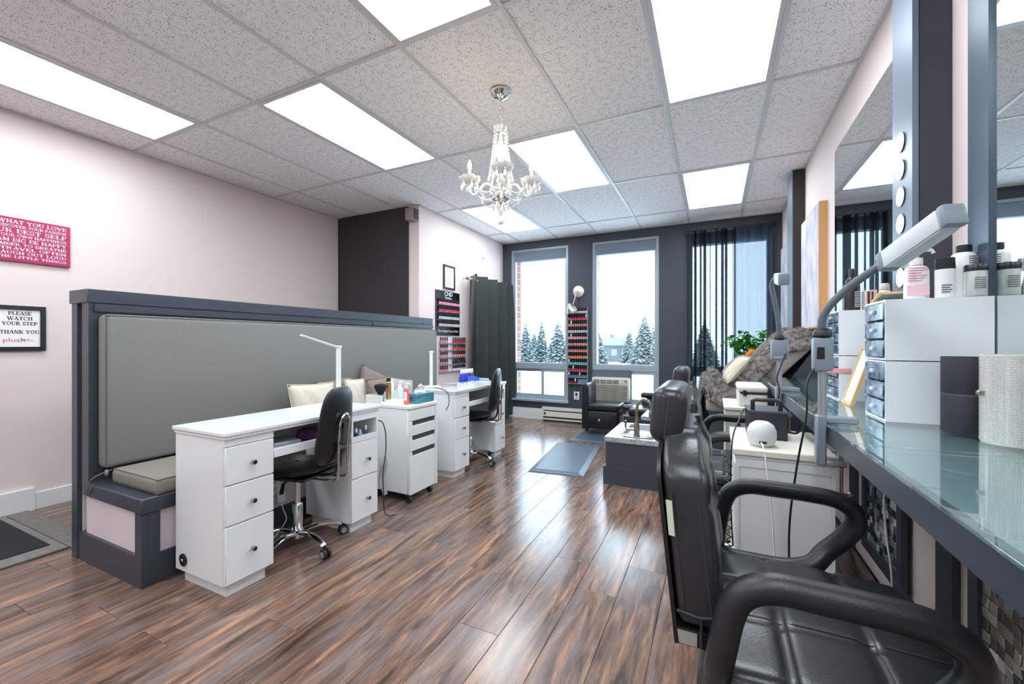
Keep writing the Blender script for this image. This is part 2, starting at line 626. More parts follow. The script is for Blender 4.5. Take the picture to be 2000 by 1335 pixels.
# ------------------------------------------------------------------ suspended ceiling
def mat_tile():
    m, nt, bs = _base('pinholed_ceiling_tile')
    L = nt.links
    t = nt.nodes.new('ShaderNodeTexCoord'); oi = nt.nodes.new('ShaderNodeObjectInfo')
    ad = nt.nodes.new('ShaderNodeVectorMath'); ad.operation = 'ADD'
    L.new(t.outputs['Object'], ad.inputs[0]); L.new(oi.outputs['Location'], ad.inputs[1])
    v = nt.nodes.new('ShaderNodeTexVoronoi'); v.inputs['Scale'].default_value = 88; v.inputs['Randomness'].default_value = 0.9
    v.voronoi_dimensions = '2D'
    L.new(ad.outputs[0], v.inputs['Vector'])
    n = nt.nodes.new('ShaderNodeTexNoise'); n.inputs['Scale'].default_value = 30; n.inputs['Detail'].default_value = 2
    L.new(ad.outputs[0], n.inputs['Vector'])
    th = nt.nodes.new('ShaderNodeMapRange'); th.inputs['From Min'].default_value = 0.40; th.inputs['From Max'].default_value = 0.60
    th.inputs['To Min'].default_value = 0.06; th.inputs['To Max'].default_value = 0.26
    L.new(n.outputs['Fac'], th.inputs['Value'])
    lt = nt.nodes.new('ShaderNodeMath'); lt.operation = 'LESS_THAN'
    L.new(v.outputs['Distance'], lt.inputs[0]); L.new(th.outputs[0], lt.inputs[1])
    n2 = nt.nodes.new('ShaderNodeTexNoise'); n2.inputs['Scale'].default_value = 260; n2.inputs['Detail'].default_value = 2
    L.new(ad.outputs[0], n2.inputs['Vector'])
    sp = nt.nodes.new('ShaderNodeMix'); sp.data_type = 'RGBA'
    sp.inputs['A'].default_value = srgb(239, 235, 233); sp.inputs['B'].default_value = srgb(250, 247, 246)
    L.new(n2.outputs['Fac'], sp.inputs['Factor'])
    mx = nt.nodes.new('ShaderNodeMix'); mx.data_type = 'RGBA'
    L.new(sp.outputs['Result'], mx.inputs['A']); mx.inputs['B'].default_value = srgb(150, 143, 141)
    L.new(lt.outputs[0], mx.inputs['Factor']); L.new(mx.outputs['Result'], bs.inputs['Base Color'])
    bs.inputs['Roughness'].default_value = 0.9; bs.inputs['Specular IOR Level'].default_value = .1
    bp = nt.nodes.new('ShaderNodeBump'); bp.inputs['Strength'].default_value = 0.5; bp.inputs['Distance'].default_value = -0.003
    L.new(lt.outputs[0], bp.inputs['Height']); L.new(bp.outputs[0], bs.inputs['Normal'])
    return m
TILE = mat_tile()
TBAR = mat('white_grid_metal', (206, 206, 207), 0.4, spec=.4)
ce = MB().box((XL - .1, YB - .1, ZC + .05), (XR + .1, YF + .1, ZC + .14)).build('ceiling', mat('plenum_dark', (90, 88, 86), .9))
struct(ce, 'suspended ceiling of pinholed grey-white tiles in a metal grid')
GX = [-3.952 + 0.6096 * i for i in range(8)]
GY = [1.752 + 1.2192 * j for j in range(-4, 4)]
XS = [XL] + GX + [XR]
YS = [y for y in GY if y > YB] ; YS = [YB] + YS + [YF]
LIGHTS = {(0, 0.533), (2, 1.752), (4, 0.533), (4, 2.971), (6, 1.752), (6, 4.190), (2, 4.190),
          (0, -1.905), (4, -1.905), (2, -0.686), (6, -0.686)}  # this row: unseen panels added to light the room from behind the viewer
tile_full = None
for i in range(len(XS) - 1):
    for j in range(len(YS) - 1):
        x0, x1, y0, y1 = XS[i], XS[i + 1], YS[j], YS[j + 1]
        if any(gi + 1 == i and abs(gy - y0) < .02 for gi, gy in LIGHTS): continue
        if x1 <= XJ and y0 >= YJ: continue
        isf = abs(x1 - x0 - .6096) < .002 and abs(y1 - y0 - 1.2192) < .002
        if isf and tile_full:
            o = bpy.data.objects.new('ceiling_tile', tile_full); COL.objects.link(o); o.parent = ce
        else:
            w, l = x1 - x0, y1 - y0
            o = MB().box((-w / 2 + .004, -l / 2 + .004, 0), (w / 2 - .004, l / 2 - .004, .015)).build('ceiling_tile', TILE, ce)
            if isf: tile_full = o.data
        o.location = ((x0 + x1) / 2, (y0 + y1) / 2, ZC + .006)
for x in GX:
    MB().box((-.0115, YB, 0), (.0115, YF, .012)).build('tee_bar', TBAR, ce).location = (x, 0, ZC - .002)
for j in range(1, len(YS) - 1):
    for i in range(len(XS) - 1):
        x0, x1 = XS[i], XS[i + 1]
        if x1 <= XJ + .01 and YS[j] > YJ: continue
        MB().box((x0 + .0115, -.0115, 0), (x1 - .0115, .0115, .010)).build('cross_tee', TBAR, ce).location = (0, YS[j], ZC - .001)
for nm, a, b in (('wall_angle', (XL, YB, ZC - .002), (XL + .02, YJ, ZC + .006)), ('wall_angle', (XR - .02, YB, ZC - .002), (XR, YF, ZC + .006)),
                 ('wall_angle', (XJ, YJ, ZC - .002), (XJ + .02, YF, ZC + .006)), ('wall_angle', (XJ, YF - .02, ZC - .002), (XR, YF, ZC + .006))):
    MB().box(a, b).build(nm, TBAR, ce)

# ceiling light panels
DIFF = mat_emit('lit_diffuser', (238, 247, 255), LAMP_STRENGTH)
lab = {(0, .533): 'long fluorescent ceiling panel nearest the left pink wall', (2, 1.752): 'fluorescent ceiling panel between the left wall and the chandelier',
       (4, .533): 'fluorescent ceiling panel at the top edge, left of centre', (4, 2.971): 'fluorescent ceiling panel just behind the chandelier',
       (6, 1.752): 'large bright fluorescent ceiling panel at the top right', (6, 4.190): 'fluorescent ceiling panel nearest the black curtained window',
       (2, 4.190): 'small far fluorescent ceiling panel seen below the chandelier'}
for gi, gy in sorted(LIGHTS):
    t = thing('ceiling_light', lab.get((gi, gy)) or ('added unseen fill light panel behind the viewer, %s' % {(0, -1.905): 'nearest the left wall', (4, -1.905): 'right of the middle', (2, -.686): 'left of the middle', (6, -.686): 'nearest the mirrors'}[(gi, gy)]), 'ceiling light',
              (GX[gi] + .3048, gy + .6096, ZC), group='recessed ceiling light panels')
    w, l = .3048 - .0125, .6096 - .0125
    fr = MB()
    for a, b in (((-w, -l), (w, -l + .022)), ((-w, l - .022), (w, l)), ((-w, -l + .022), (-w + .022, l - .022)), ((w - .022, -l + .022), (w, l - .022))):
        fr.box((a[0], a[1], -.004), (b[0], b[1], .02))
    fr.build('frame', TBAR, t)
    MB().box((-w + .022, -l + .022, .006), (w - .022, l - .022, .014)).build('diffuser', DIFF, t)

# ------------------------------------------------------------------ windows
ALU = mat('pale_aluminium', (164, 176, 186), 0.4, metal=0.2)
PANE = mat_glass('window_glass')
def frame_rect(b, x0, x1, z0, z1, y0, y1, w):
    b.box((x0, y0, z0), (x1, y1, z0 + w)); b.box((x0, y0, z1 - w), (x1, y1, z1))
    b.box((x0, y0, z0 + w), (x0 + w, y1, z1 - w)); b.box((x1 - w, y0, z0 + w), (x1, y1, z1 - w))
YW = YF + 0.03
for k, (x0, x1, z0, z1) in enumerate(WINS):
    w = thing('window_%d' % (k + 1), ['left window beside the green curtain with two small sliding panes below',
              'middle window with an air conditioner in its lower part', 'right window hidden behind sheer black curtains'][k], 'window', ((x0 + x1) / 2, YW, z0))
    w['kind'] = 'structure'
    b = MB(); frame_rect(b, x0, x1, z0, z1, YW, YW + .09, .035); b.build('window_frame', ALU, w, True)
    b = MB(); frame_rect(b, x0 + .035, x1 - .035, .84, z1 - .035, YW + .02, YW + .07, .028); b.build('sash', ALU, w, True)
    MB().box((x0 + .035, YW + .005, .775), (x1 - .035, YW + .085, .84)).build('transom', ALU, w, True)
    MB().box((x0 + .063, YW + .042, .868), (x1 - .063, YW + .048, z1 - .063)).build('pane', PANE, w, True)
    MB().box((x0 + .05, YW + .012, z1 - .185), (x1 - .05, YW + .018, z1 - .035)).build('roller_blind', mat('grey_blue_blind', (120, 134, 148), .7), w, True)
    xm = x0 + (.525 if k == 0 else .54 if k == 1 else .48)
    if k != 1:
        b = MB(); frame_rect(b, x0 + .035, xm + .02, z0 + .035, .775, YW + .045, YW + .07, .045); b.build('sash', ALU, w, True)
        MB().box((x0 + .08, YW + .055, z0 + .08), (xm - .025, YW + .06, .73)).build('pane', PANE, w, True)
    b = MB(); frame_rect(b, xm - .02, x1 - .035, z0 + .035, .775, YW + .015, YW + .045, .045); b.build('sash', ALU, w, True)
    MB().box((xm + .025, YW + .027, z0 + .08), (x1 - .08, YW + .032, .73)).build('pane', PANE, w, True)
    MB().rbox((x0 - .02, YF - .035, z0 - .03), (x1 + .01, YW + .02, z0 + .008), .006, 1).build('window_sill', ALU, w, True)

# ------------------------------------------------------------------ outdoors: snow, spruces, a far house
SNOW = mat('snow', (236, 240, 246), 0.8, var=.03, vscale=.6, bump=.3, bscale=.8)
struct(MB().grid(lambda u, v: (-60 + 120 * u, YF + 1.2 + 150 * v * v, -1.35 + .25 * sin(9 * u) * sin(7 * v)), 30, 20).build('snow_ground', SNOW),
       'snow covered ground outside the windows')
SPR = mat('frosted_spruce_needles', (54, 68, 64), 0.9, col2=(150, 160, 162), vscale=4)
BARK = mat('grey_bark', (60, 56, 54), .9)
def spruce(x, y, h, r, label, seed):
    rr = random.Random(seed)
    t = thing('spruce_tree', label, 'tree', (x, y, -1.35), group='spruces outside the windows')
    MB().cyl((0, 0, 0), (0, 0, h * .95), .09 * h / 5, .01, 7).build('trunk', BARK, t)
    b = MB()
    n = 22
    for i in range(n):
        f = i / (n - 1)
        z = h * (.08 + .86 * f); R = r * (1 - f) ** .85 + .06
        nb = max(8, int(20 * (1 - f)) + 7)
        for k in range(nb):
            a = 2 * pi * (k + rr.random() * .8) / nb; q = R * rr.uniform(.75, 1.1); wd = q * .26 + .05
            c, s = cos(a), sin(a)
            zj = z + rr.uniform(-.6, .6) * h * .86 / n
            p0 = Vector((0, 0, zj + .12 * h / 8)); p1 = Vector((c * q * .6, s * q * .6, zj - .05 * q)); p2 = Vector((c * q, s * q, zj - .26 * q))
            sd = Vector((-s, c, 0)) * wd
            dn = Vector((0, 0, -.10 * q - .06))
            b.add([p0, p1 + sd, p2, p1 - sd, p1 + dn], [(0, 1, 4), (1, 2, 4), (2, 3, 4), (3, 0, 4), (0, 3, 2, 1)])
    b.build('foliage', SPR, t, smooth=False)
def at_px(u, Y):
    """world x of the pixel column u at depth Y"""
    k = (u - 1000) / 816.0; a = math.atan(394 / 816.0)
    return Y * (k * cos(a) - sin(a)) / (k * sin(a) + cos(a))
for u, Y, hh, r_, lb_ in ((1027, 44, 4.6, .95, 'narrow frosted spruce at the left of the left window'), (1058, 47, 4.7, 1.0, 'thin frosted spruce in the middle of the left window'),
                     (1090, 42, 4.3, 1.5, 'broad frosted spruce at the right of the left window'), (1165, 46, 4.0, 1.2, 'frosted spruce at the left edge of the middle window'),
                     (1229, 52, 3.8, 1.0, 'short frosted spruce in the middle of the middle window'), (1259, 44, 4.9, 1.5, 'tall rounded dark tree at the right of the middle window'),
                     (1010, 58, 4.2, 1.4, 'far pale spruce at the left edge of the left window'), (1195, 66, 3.8, 1.3, 'far pale spruce left of the house'), (1276, 60, 4.4, 1.4, 'far pale spruce at the right edge of the middle window'),
                     (1043, 72, 4.2, 1.3, 'far pale spruce between the two left trees'), (1376, 48, 4.2, 1.3, 'spruce seen through the sheer black curtain')):
    spruce(at_px(u, Y), Y, hh * 1.22, r_ * 1.25, lb_, int(u))
h = thing('far_house', 'low pale house far behind the middle window', 'building', (at_px(1203, 56), 56, -1.35))
MB().box((-2.5, -2, 0), (2.5, 2, 2.2)).build('house_wall', mat('pale_siding', (84, 86, 92), .8), h)
MB().prism([(-2.8, 2.2), (2.8, 2.2), (1.6, 3.2), (-1.6, 3.2)], 'y', -2.3, 2.3).build('roof', mat('snowy_roof', (120, 130, 142), .8), h)
for wx in (-1.4, .2, 1.5):
    MB().box((wx - .35, -2.04, .9), (wx + .35, -1.99, 1.7)).build('window_pane', mat('far_glass', (120, 130, 140), .2), h)
# ================================================================== LEFT SIDE: bench, nail desks, task chairs, cart
GWOOD = mat('charcoal_satin_wood', (58, 64, 74), 0.38, var=.06, vscale=5, bump=.05, bscale=90, stretch=(6, 1, 6))
INSET = mat('pale_pink_panel', (222, 210, 214), 0.6, var=.02, vscale=3)
LINEN = mat_cloth('grey_linen', (126, 127, 123), 380)
LINEN2 = mat_cloth('taupe_linen', (134, 129, 119), 380)
PIPE = mat('dark_piping', (98, 96, 92), .85)

# --- built-in bench
YB0, YB1 = 1.02, 4.03
t = thing('banquette_bench', 'long charcoal wooden bench with high back and pale pink inset panels', 'bench', (-2.82, 2.5, 0))
b = MB()
b.box((-3.19, YB0, 0), (-3.125, 3.86, 1.39)); b.box((-3.065, YB0, .43), (-2.99, 3.86, 1.39)); b.box((-3.125, YB0 + .05, 0), (-3.065, 3.86, 1.39)); b.box((-3.065, YB0 + .05, 0), (-2.99, 3.86, .43))
b.box((-3.05, 3.86, 0), (-2.99, YB1, 1.39))
b.build('back_board', GWOOD, t, True)
MB().box((-3.121, YB0 + .02, .02), (-3.112, YB0 + .05, 1.385)).build('gap_strip', INSET, t, True)
b = MB().rbox((-3.2, YB0 - .008, 1.39), (-2.982, 3.86, 1.463), .003, 1); b.rbox((-3.05, 3.86, 1.39), (-2.982, YB1, 1.463), .003, 1)
b.build('top_rail', GWOOD, t, True)
MB().box((-2.99, YB0 + .02, 1.345), (-2.975, 3.05, 1.385)).build('back_rail', GWOOD, t, True)
MB().box((-2.99, 3.06, 1.345), (-2.975, YB1, 1.385)).build('back_rail', GWOOD, t, True)
MB().rbox((-3.065, YB0, .355), (-2.445, YB1, .430), .006, 1).build('seat_board', GWOOD, t, True)
# end of the seat box
MB().box((-3.125, YB0 + .004, 0), (-2.456, YB0 + .03, .148)).build('bottom_rail', GWOOD, t, True)
MB().box((-2.515, YB0 + .004, .148), (-2.456, YB0 + .03, .355)).build('stile', GWOOD, t, True)
MB().box((-3.07, YB0 + .02, .148), (-2.515, YB0 + .03, .355)).build('end_panel', INSET, t, True)
# front of the seat box: rails, stiles, inset pink panels
MB().box((-2.482, YB0 + .03, 0), (-2.455, YB1, .146)).build('bottom_rail', GWOOD, t, True)
ys = [1.024, 1.1]
st = [(1.05, 1.10), (2.05, 2.13), (3.02, 3.10), (3.94, YB1)]
for a, c in st:
    MB().box((-2.482, a, .146), (-2.455, c, .355)).build('stile', GWOOD, t, True)
for (a, _a), (c, _c) in zip([(s[1], 0) for s in st[:-1]], [(s[0], 0) for s in st[1:]]):
    MB().box((-2.482, a, .146), (-2.468, c, .355)).build('front_panel', INSET, t, True)

def piped_cushion(name, lab_, a, c, r, m, edges):
    o = MB().rbox(a, c, r, 3).build(name, m)
    for e in edges:
        MB().tube(e, .0042, 6, closed=True).build('piping', PIPE, o)
    tag(o, lab_, 'cushion')
    return o
x0, x1 = -2.985, -2.895
bc = piped_cushion('back_cushion', 'very long grey linen back cushion with piping leaning on the bench back', (x0, 1.05, .505), (x1, 4.0, 1.33), .03, LINEN,
    [[(x1 - .008, 1.058, .52), (x1 - .008, 3.99, .52), (x1 - .008, 3.99, 1.322), (x1 - .008, 1.058, 1.322)]])
sc_ = piped_cushion('seat_cushion', 'long taupe linen seat cushion with piping lying on the bench', (-2.893, 1.075, .431), (-2.442, 3.98, .508), .022, LINEN2,
    [[(-2.885, 1.083, .503), (-2.450, 1.083, .503), (-2.450, 3.97, .503), (-2.885, 3.97, .503)],
     [(-2.885, 1.083, .437), (-2.450, 1.083, .437), (-2.450, 3.97, .437), (-2.885, 3.97, .437)]])
MB().tube(spline([(-2.893, 1.08, .50), (-2.905, 1.05, .49), (-2.935, 1.012, .46), (-2.965, 1.008, .405), (-2.985, 1.012, .37)]), .006, 6, flat=.4).build('tie_strap', LINEN2, sc_)
MB().ball((-2.9, 1.06, .487), .012, 8, 5, s=(1, .8, 1.5)).build('tie_knot', LINEN2, sc_)

# --- throw pillows on the bench
def pillow(lab_, c, w, h, th, tilt, yaw, roll, m, group='throw pillows on the bench'):
    def fn_side(sg):
        def fn(u, v):
            a, q = 2 * u - 1, 2 * v - 1
            puff = max(0, (1 - abs(a) ** 2.6)) ** .6 * max(0, (1 - abs(q) ** 2.6)) ** .6
            k = 1 - .07 * (1 - abs(a) ** 2) * abs(q) ** 4 ; k2 = 1 - .07 * (1 - abs(q) ** 2) * abs(a) ** 4
            wr = .006 * sin(9 * a + 5 * q) * puff
            return (sg * (th / 2 * puff + wr), a * w / 2 * k2, q * h / 2 * k)
        return fn
    b = MB(); b.grid(fn_side(1), 15, 15); b.grid(fn_side(-1), 15, 15)
    o = b.build('throw_pillow', m, sharp=80)
    bm = bmesh.new(); bm.from_mesh(o.data); bmesh.ops.remove_doubles(bm, verts=bm.verts, dist=.0008); bm.to_mesh(o.data); bm.free()
    o.location = c; o.rotation_euler = (roll, tilt, yaw)
    MB().tube([(0, -w / 2 * .99, -h / 2 * .99), (0, 0, -h / 2 * .93), (0, w / 2 * .99, -h / 2 * .99), (0, w / 2 * .93, 0), (0, w / 2 * .99, h / 2 * .99), (0, 0, h / 2 * .93), (0, -w / 2 * .99, h / 2 * .99), (0, -w / 2 * .93, 0)], .004, 5, closed=True).build('seam', m, o)
    return tag(o, lab_, 'pillow', group)
PCREAM = mat_cloth('cream_velvet', (206, 196, 182), 160, var=.14)
PTAUPE = mat_cloth('taupe_velvet', (134, 120, 114), 160, var=.14)
PGREY = mat_cloth('greige_cotton', (178, 172, 166), 200)
pillow('cream rectangular pillow lying against the grey bench back behind the nail desk', (-2.71, 2.19, .70), .40, .35, .10, radians(-14), 0, radians(-2), PCREAM)
pillow('taupe pillow behind the cream one, mostly hidden by the white desk lamp', (-2.825, 2.50, .70), .38, .36, .08, radians(-10), 0, radians(3), PTAUPE)
pillow('small cream pillow with pointed corner just right of the white desk lamp', (-2.70, 2.60, .70), .24, .36, .08, radians(-14), radians(8), radians(-4), PCREAM)
pillow('dark taupe pillow standing in front, right of the small cream pillow', (-2.60, 2.80, .70), .26, .36, .09, radians(-16), radians(-12), radians(6), PTAUPE)
pillow('taupe pillow tilted on its corner behind the makeup brush', (-2.815, 2.93, .745), .40, .36, .09, radians(-12), 0, radians(-24), PTAUPE)
pillow('greige pillow half hidden behind the black makeup brush', (-2.68, 3.13, .69), .34, .30, .09, radians(-14), 0, radians(-10), PGREY)

# --- nail desks
LACQ = mat('white_lacquer', (232, 235, 236), 0.16, var=.008, vscale=2, spec=.5, coat=.3)
KNOB = mat('brushed_knob', (170, 166, 158), 0.25, metal=1.0)
KNOBD = mat('dark_knob_face', (92, 84, 74), 0.3, metal=1.0)
BLK = mat('black_plastic', (24, 25, 27), 0.4)
def make_desk(label):
    t = thing('nail_desk', label, 'desk', group='white nail desks')
    D, Ln = -.405, .96
    MB().rbox((D - .012, -.012, .748), (.012, Ln + .008, .767), .003, 1).build('table_top', LACQ, t)
    MB().rbox((D - .006, -.006, .733), (.006, Ln + .002, .747), .002, 1).build('top_moulding', LACQ, t)
    # left pedestal
    MB().box((D, 0, .062), (-.018, .235, .733)).build('pedestal', LACQ, t)
    MB().box((-.018, 0, .700), (-.004, .235, .733)).build('fascia', LACQ, t)
    MB().box((D + .03, .025, 0), (-.035, .21, .062)).build('plinth', LACQ, t)
    def drawer(y0, y1, z0, z1, ky, kz):
        d = MB().rbox((-.018, y0 + .002, z0 + .002), (0, y1 - .002, z1 - .002), .002, 1).build('drawer', LACQ, t)
        k = MB().lathe([(.006, 0), (.006, .010), (.0115, .012), (.012, .024), (.0105, .027)], (0, ky, kz), 14, axis='x').build('knob', KNOB, d)
        MB().lathe([(.0095, .027), (.0095, .0285)], (0, ky, kz), 14, axis='x').build('knob_face', KNOBD, d)
    for z0, z1, kz in ((.522, .698, .607), (.334, .520, .424), (.065, .332, .195)):
        drawer(0, .235, z0, z1, .122, kz)
    # right pedestal: drawers below an open cubby
    y0, y1 = .735, .957
    MB().box((D, y0, .062), (-.018, y1, .556)).build('pedestal', LACQ, t)
    b = MB(); b.box((D, y0, .556), (0, y0 + .014, .733)); b.box((D, y1 - .014, .556), (0, y1, .733)); b.box((D, y0 + .014, .556), (D + .014, y1 - .014, .733)); b.box((D, y0 + .014, .69), (0, y1 - .014, .733))
    b.build('cubby', LACQ, t)
    MB().box((-.016, y0 + .014, .557), (-.001, y1 - .014, .592)).build('cubby_lip', LACQ, t)
    MB().box((D + .03, y0 + .025, 0), (-.035, y1 - .025, .062)).build('plinth', LACQ, t)
    for z0, z1, kz in ((.334, .555, .44), (.065, .332, .191)):
        drawer(y0, y1, z0, z1, y0 + .125, kz)
    # centre tray
    b = MB(); b.box((D, .235, .60), (-.012, .735, .612)); b.box((D, .235, .612), (D + .012, .735, .733))
    b.build('tray', LACQ, t)
    MB().rbox((-.014, .235, .596), (0, .735, .64), .002, 1).build('tray_lip', LACQ, t)
    v = MB().lathe([(.030, 0), (.030, -.006), (.024, -.008)], (-.335, 0, .118), 20, axis='y').build('cable_port', BLK, t)
    MB().lathe([(.008, -.008), (.006, -.013)], (-.335, 0, .118), 12, axis='y').build('port_hub', KNOB, v)
    return t
dk1 = make_desk('white lacquered nail desk nearest the viewer, in front of the bench cushion')
dk1.location = (-1.995, 1.14, 0)
dk2 = copy_tree(dk1, None, (-2.005, 3.025, 0), 0, 'white lacquered nail desk farther back, by the green curtain')

# --- task chairs
LEATH = mat('black_leather', (22, 24, 27), 0.32, bump=.12, bscale=220, spec=.5)
CHROME = mat('chrome', (225, 228, 230), 0.07, metal=1.0)
RUB = mat('black_rubber', (28, 30, 33), .5)
GREYP = mat('grey_wheel_tread', (150, 152, 155), .5)
def make_task_chair(label):
    t = thing('task_chair', label, 'chair', group='low task chairs at the nail desks')
    # seat cushion facing -x, rolled up into the back at +x
    def seat(u, v):
        a = 2 * pi * u
        prof = v
        ca_, sa_ = cos(a), sin(a)
        ex = .205 * math.copysign(abs(ca_) ** .75, ca_); ey = .20 * math.copysign(abs(sa_) ** .75, sa_)
        k = sin(pi * min(max(v, .001), .999)) ** .45
        z = .435 + .075 * (v) - (.012 * (1 - k))
        dip = -.012 if v > .5 else 0
        return (ex * k, ey * k, z + dip * (1 - (ex * ex + ey * ey) / .08) + .03 * max(0, ex - .1))
    MB().grid(seat, 28, 9, close_u=True).build('seat', LEATH, t, sharp=80)
    MB().box((-.16, -.15, .428), (.17, .15, .442)).build('seat_pan', BLK, t)
    # backrest: tall padded paddle, tilted back
    def back(u, v):
        a = 2 * pi * u
        s, c = sin(a), cos(a)
        y = .160 * math.copysign(abs(s) ** .5, s); z = .215 * math.copysign(abs(c) ** .5, c)
        k = sin(pi * min(max(v, .002), .998)) ** .5
        y *= k * (1 - .22 * ((z + .2) / .4)); z = z * k + .715
        x = (.5 - v) * -.075
        lean = .235 + .20 * (z - .5) * .55 + .03 * (z - .7) ** 2 - .35 * y * y
        return (lean + x, y, z)
    MB().grid(back, 30, 9, close_u=True).build('backrest', LEATH, t, sharp=80)
    MB().tube(spline([(.10, 0, .425), (.20, 0, .43), (.262, 0, .46), (.285, 0, .55), (.30, 0, .62)]), .022, 8, flat=.4).build('back_strap', BLK, t)
    for s in (-1, 1):
        MB().tube(spline([(.05, s * .042, .42), (.20, s * .042, .415), (.285, s * .042, .42), (.300, s * .042, .46), (.303, s * .042, .62), (.313, s * .040, .735), (.318, s * .02, .77), (.319, 0, .782)], 5), .0065, 8).build('hoop_bar', CHROME, t)
    for z, x in ((.60, .302), (.745, .314)):
        MB().box((x - .003, -.038, z - .012), (x + .003, .038, z + .012)).build('hoop_plate', CHROME, t)
    MB().lathe([(.016, .0), (.016, .20)], (0, 0, .235), 16).build('gas_lift', CHROME, t)
    MB().lathe([(.026, 0), (.028, .004), (.028, .165), (.024, .17)], (0, 0, .085), 18).build('lift_sleeve', CHROME, t)
    MB().lathe([(.05, 0), (.055, .02), (.035, .035)], (0, 0, .41), 16).build('seat_mount', BLK, t)
    MB().tube([(0, -.03, .415), (.02, -.13, .405), (.045, -.17, .365)], [.006, .008, .013], 8, flat=.4).build('lever', BLK, t)
    hb = MB().lathe([(.03, -.01), (.04, 0), (.04, .03), (.03, .04)], (0, 0, .062), 18).build('hub', CHROME, t)
    for k in range(5):
        a = radians(-17) + 2 * pi * k / 5
        c, s = cos(a), sin(a)
        leg = MB().tube(spline([(.025 * c, .025 * s, .085), (.11 * c, .11 * s, .098), (.20 * c, .20 * s, .082), (.245 * c, .245 * s, .062)], 4), [.021] * 4 + [.020] * 4 + [.018] * 4 + [.014], 10, flat=.65).build('leg', CHROME, t)
        MB().cyl((.245 * c, .245 * s, .07), (.245 * c, .245 * s, .045), .008, n=8).build('caster_stem', BLK, leg)
        w = MB()
        px, py = -s, c
        for sg in (-1, 1):
            o = (.245 * c + .012 * c + sg * .013 * px, .245 * s + .012 * s + sg * .013 * py, .0265)
            w.xf = Matrix.Translation(o) @ Matrix.Rotation(a, 4, 'Z')
            w.lathe([(.012, -.009), (.022, -.009), (.0262, -.006), (.0265, .006), (.022, .009), (.012, .009)], n=16, axis='y', m=0)
            w.lathe([(.017, -.0095 if sg < 0 else .0085), (.017, -.0105 if sg < 0 else .0105)], n=14, axis='y', m=1)
        w.xf = None
        w.build('caster', [RUB, GREYP], leg)
    return t
tc1 = make_task_chair('black leather task chair with chrome star base at the nearest nail desk')
tc1.location = (-2.165, 1.635, 0); tc1.rotation_euler = (0, 0, radians(12))
tc2 = copy_tree(tc1, None, (-2.165, 3.54, 0), radians(12), 'black leather task chair with chrome star base at the farther nail desk')

# --- white desk lamp, desk 1 and desk 2
LAMPW = mat('white_lamp_plastic', (228, 230, 230), .35)
def desk_lamp(lab_, x, y, z, top, tip):
    t = thing('led_desk_lamp', lab_, 'lamp', (x, y, z), group='slim white desk lamps')
    MB().rbox((-.07, -.06, 0), (.07, .06, .014), .006, 2).build('base', LAMPW, t)
    MB().rbox((-.008, -.017, .012), (.008, .017, top), .003, 1).build('post', LAMPW, t)
    p0 = Vector((0, 0, top - .008)); p1 = Vector(tip)
    MB().tube([p0, p0.lerp(p1, .5), p1], [.017, .017, .016], 4, flat=.4).build('arm', LAMPW, t)
    MB().cyl((0, -.02, top - .006), (0, .02, top - .006), .010, n=12).build('hinge', LAMPW, t)
    return t
desk_lamp('slim white folding desk lamp standing at the far end of the nearest nail desk', -2.28, 2.03, .768, .385, (0, -.285, .455))
desk_lamp('slim white desk lamp upright at the near end of the farther nail desk', -2.335, 3.13, .768, .33, (0, .02, .325))

# --- rolling cart
CARTW = mat('matt_white_panel', (226, 230, 228), 0.4, var=.01)
SLOT = mat('dark_recess', (70, 62, 58), .6)
ct = thing('rolling_cart', 'white wheeled drawer cart with long slot grips between the two nail desks', 'cart', (-2.2, 2.6, 0))
MB().rbox((-2.43, 2.425, .062), (-2.02, 2.76, .685), .004, 1).build('body', CARTW, ct, True)
MB().rbox((-2.435, 2.42, .685), (-1.995, 2.765, .712), .004, 1).build('top_board', CARTW, ct, True)
MB().box((-2.02, 2.735, .055), (-1.998, 2.76, .684)).build('side_stile', CARTW, ct, True)
zs = [(.600, .680), (.490, .562), (.378, .452), (.058, .340)]
for z0, z1 in zs:
    MB().rbox((-2.02, 2.43, z0), (-2.0, 2.733, z1), .002, 1).build('drawer', CARTW, ct, True)
for z0, z1 in ((.565, .597), (.455, .487), (.343, .375)):
    d = MB().box((-2.02, 2.43, z0), (-2.001, 2.455, z1)).build('grip_end', CARTW, ct, True)
    MB().box((-2.02, 2.455, z0 - .002), (-2.012, 2.735, z1 + .002)).build('grip_slot', SLOT, ct, True)
b = MB(); b.box((-2.43, 2.425, .712), (-2.27, 2.437, .775)); b.box((-2.43, 2.75, .712), (-2.27, 2.76, .775)); b.box((-2.43, 2.437, .712), (-2.42, 2.75, .775)); b.box((-2.42, 2.437, .712), (-2.27, 2.75, .722))
b.build('riser_tray', CARTW, ct, True)
for cx, cy in ((-2.025, 2.44), (-2.03, 2.69), (-2.38, 2.455), (-2.38, 2.725)):
    c = MB().box((cx - .02, cy - .014, .045), (cx + .02, cy + .014, .062)).build('caster_plate', BLK, ct, True)
    MB().lathe([(.010, -.013), (.021, -.013), (.024, -.009), (.024, .009), (.021, .013), (.010, .013)], (cx + .008, cy, .0243), 16, axis='y').build('caster', RUB, ct, True)

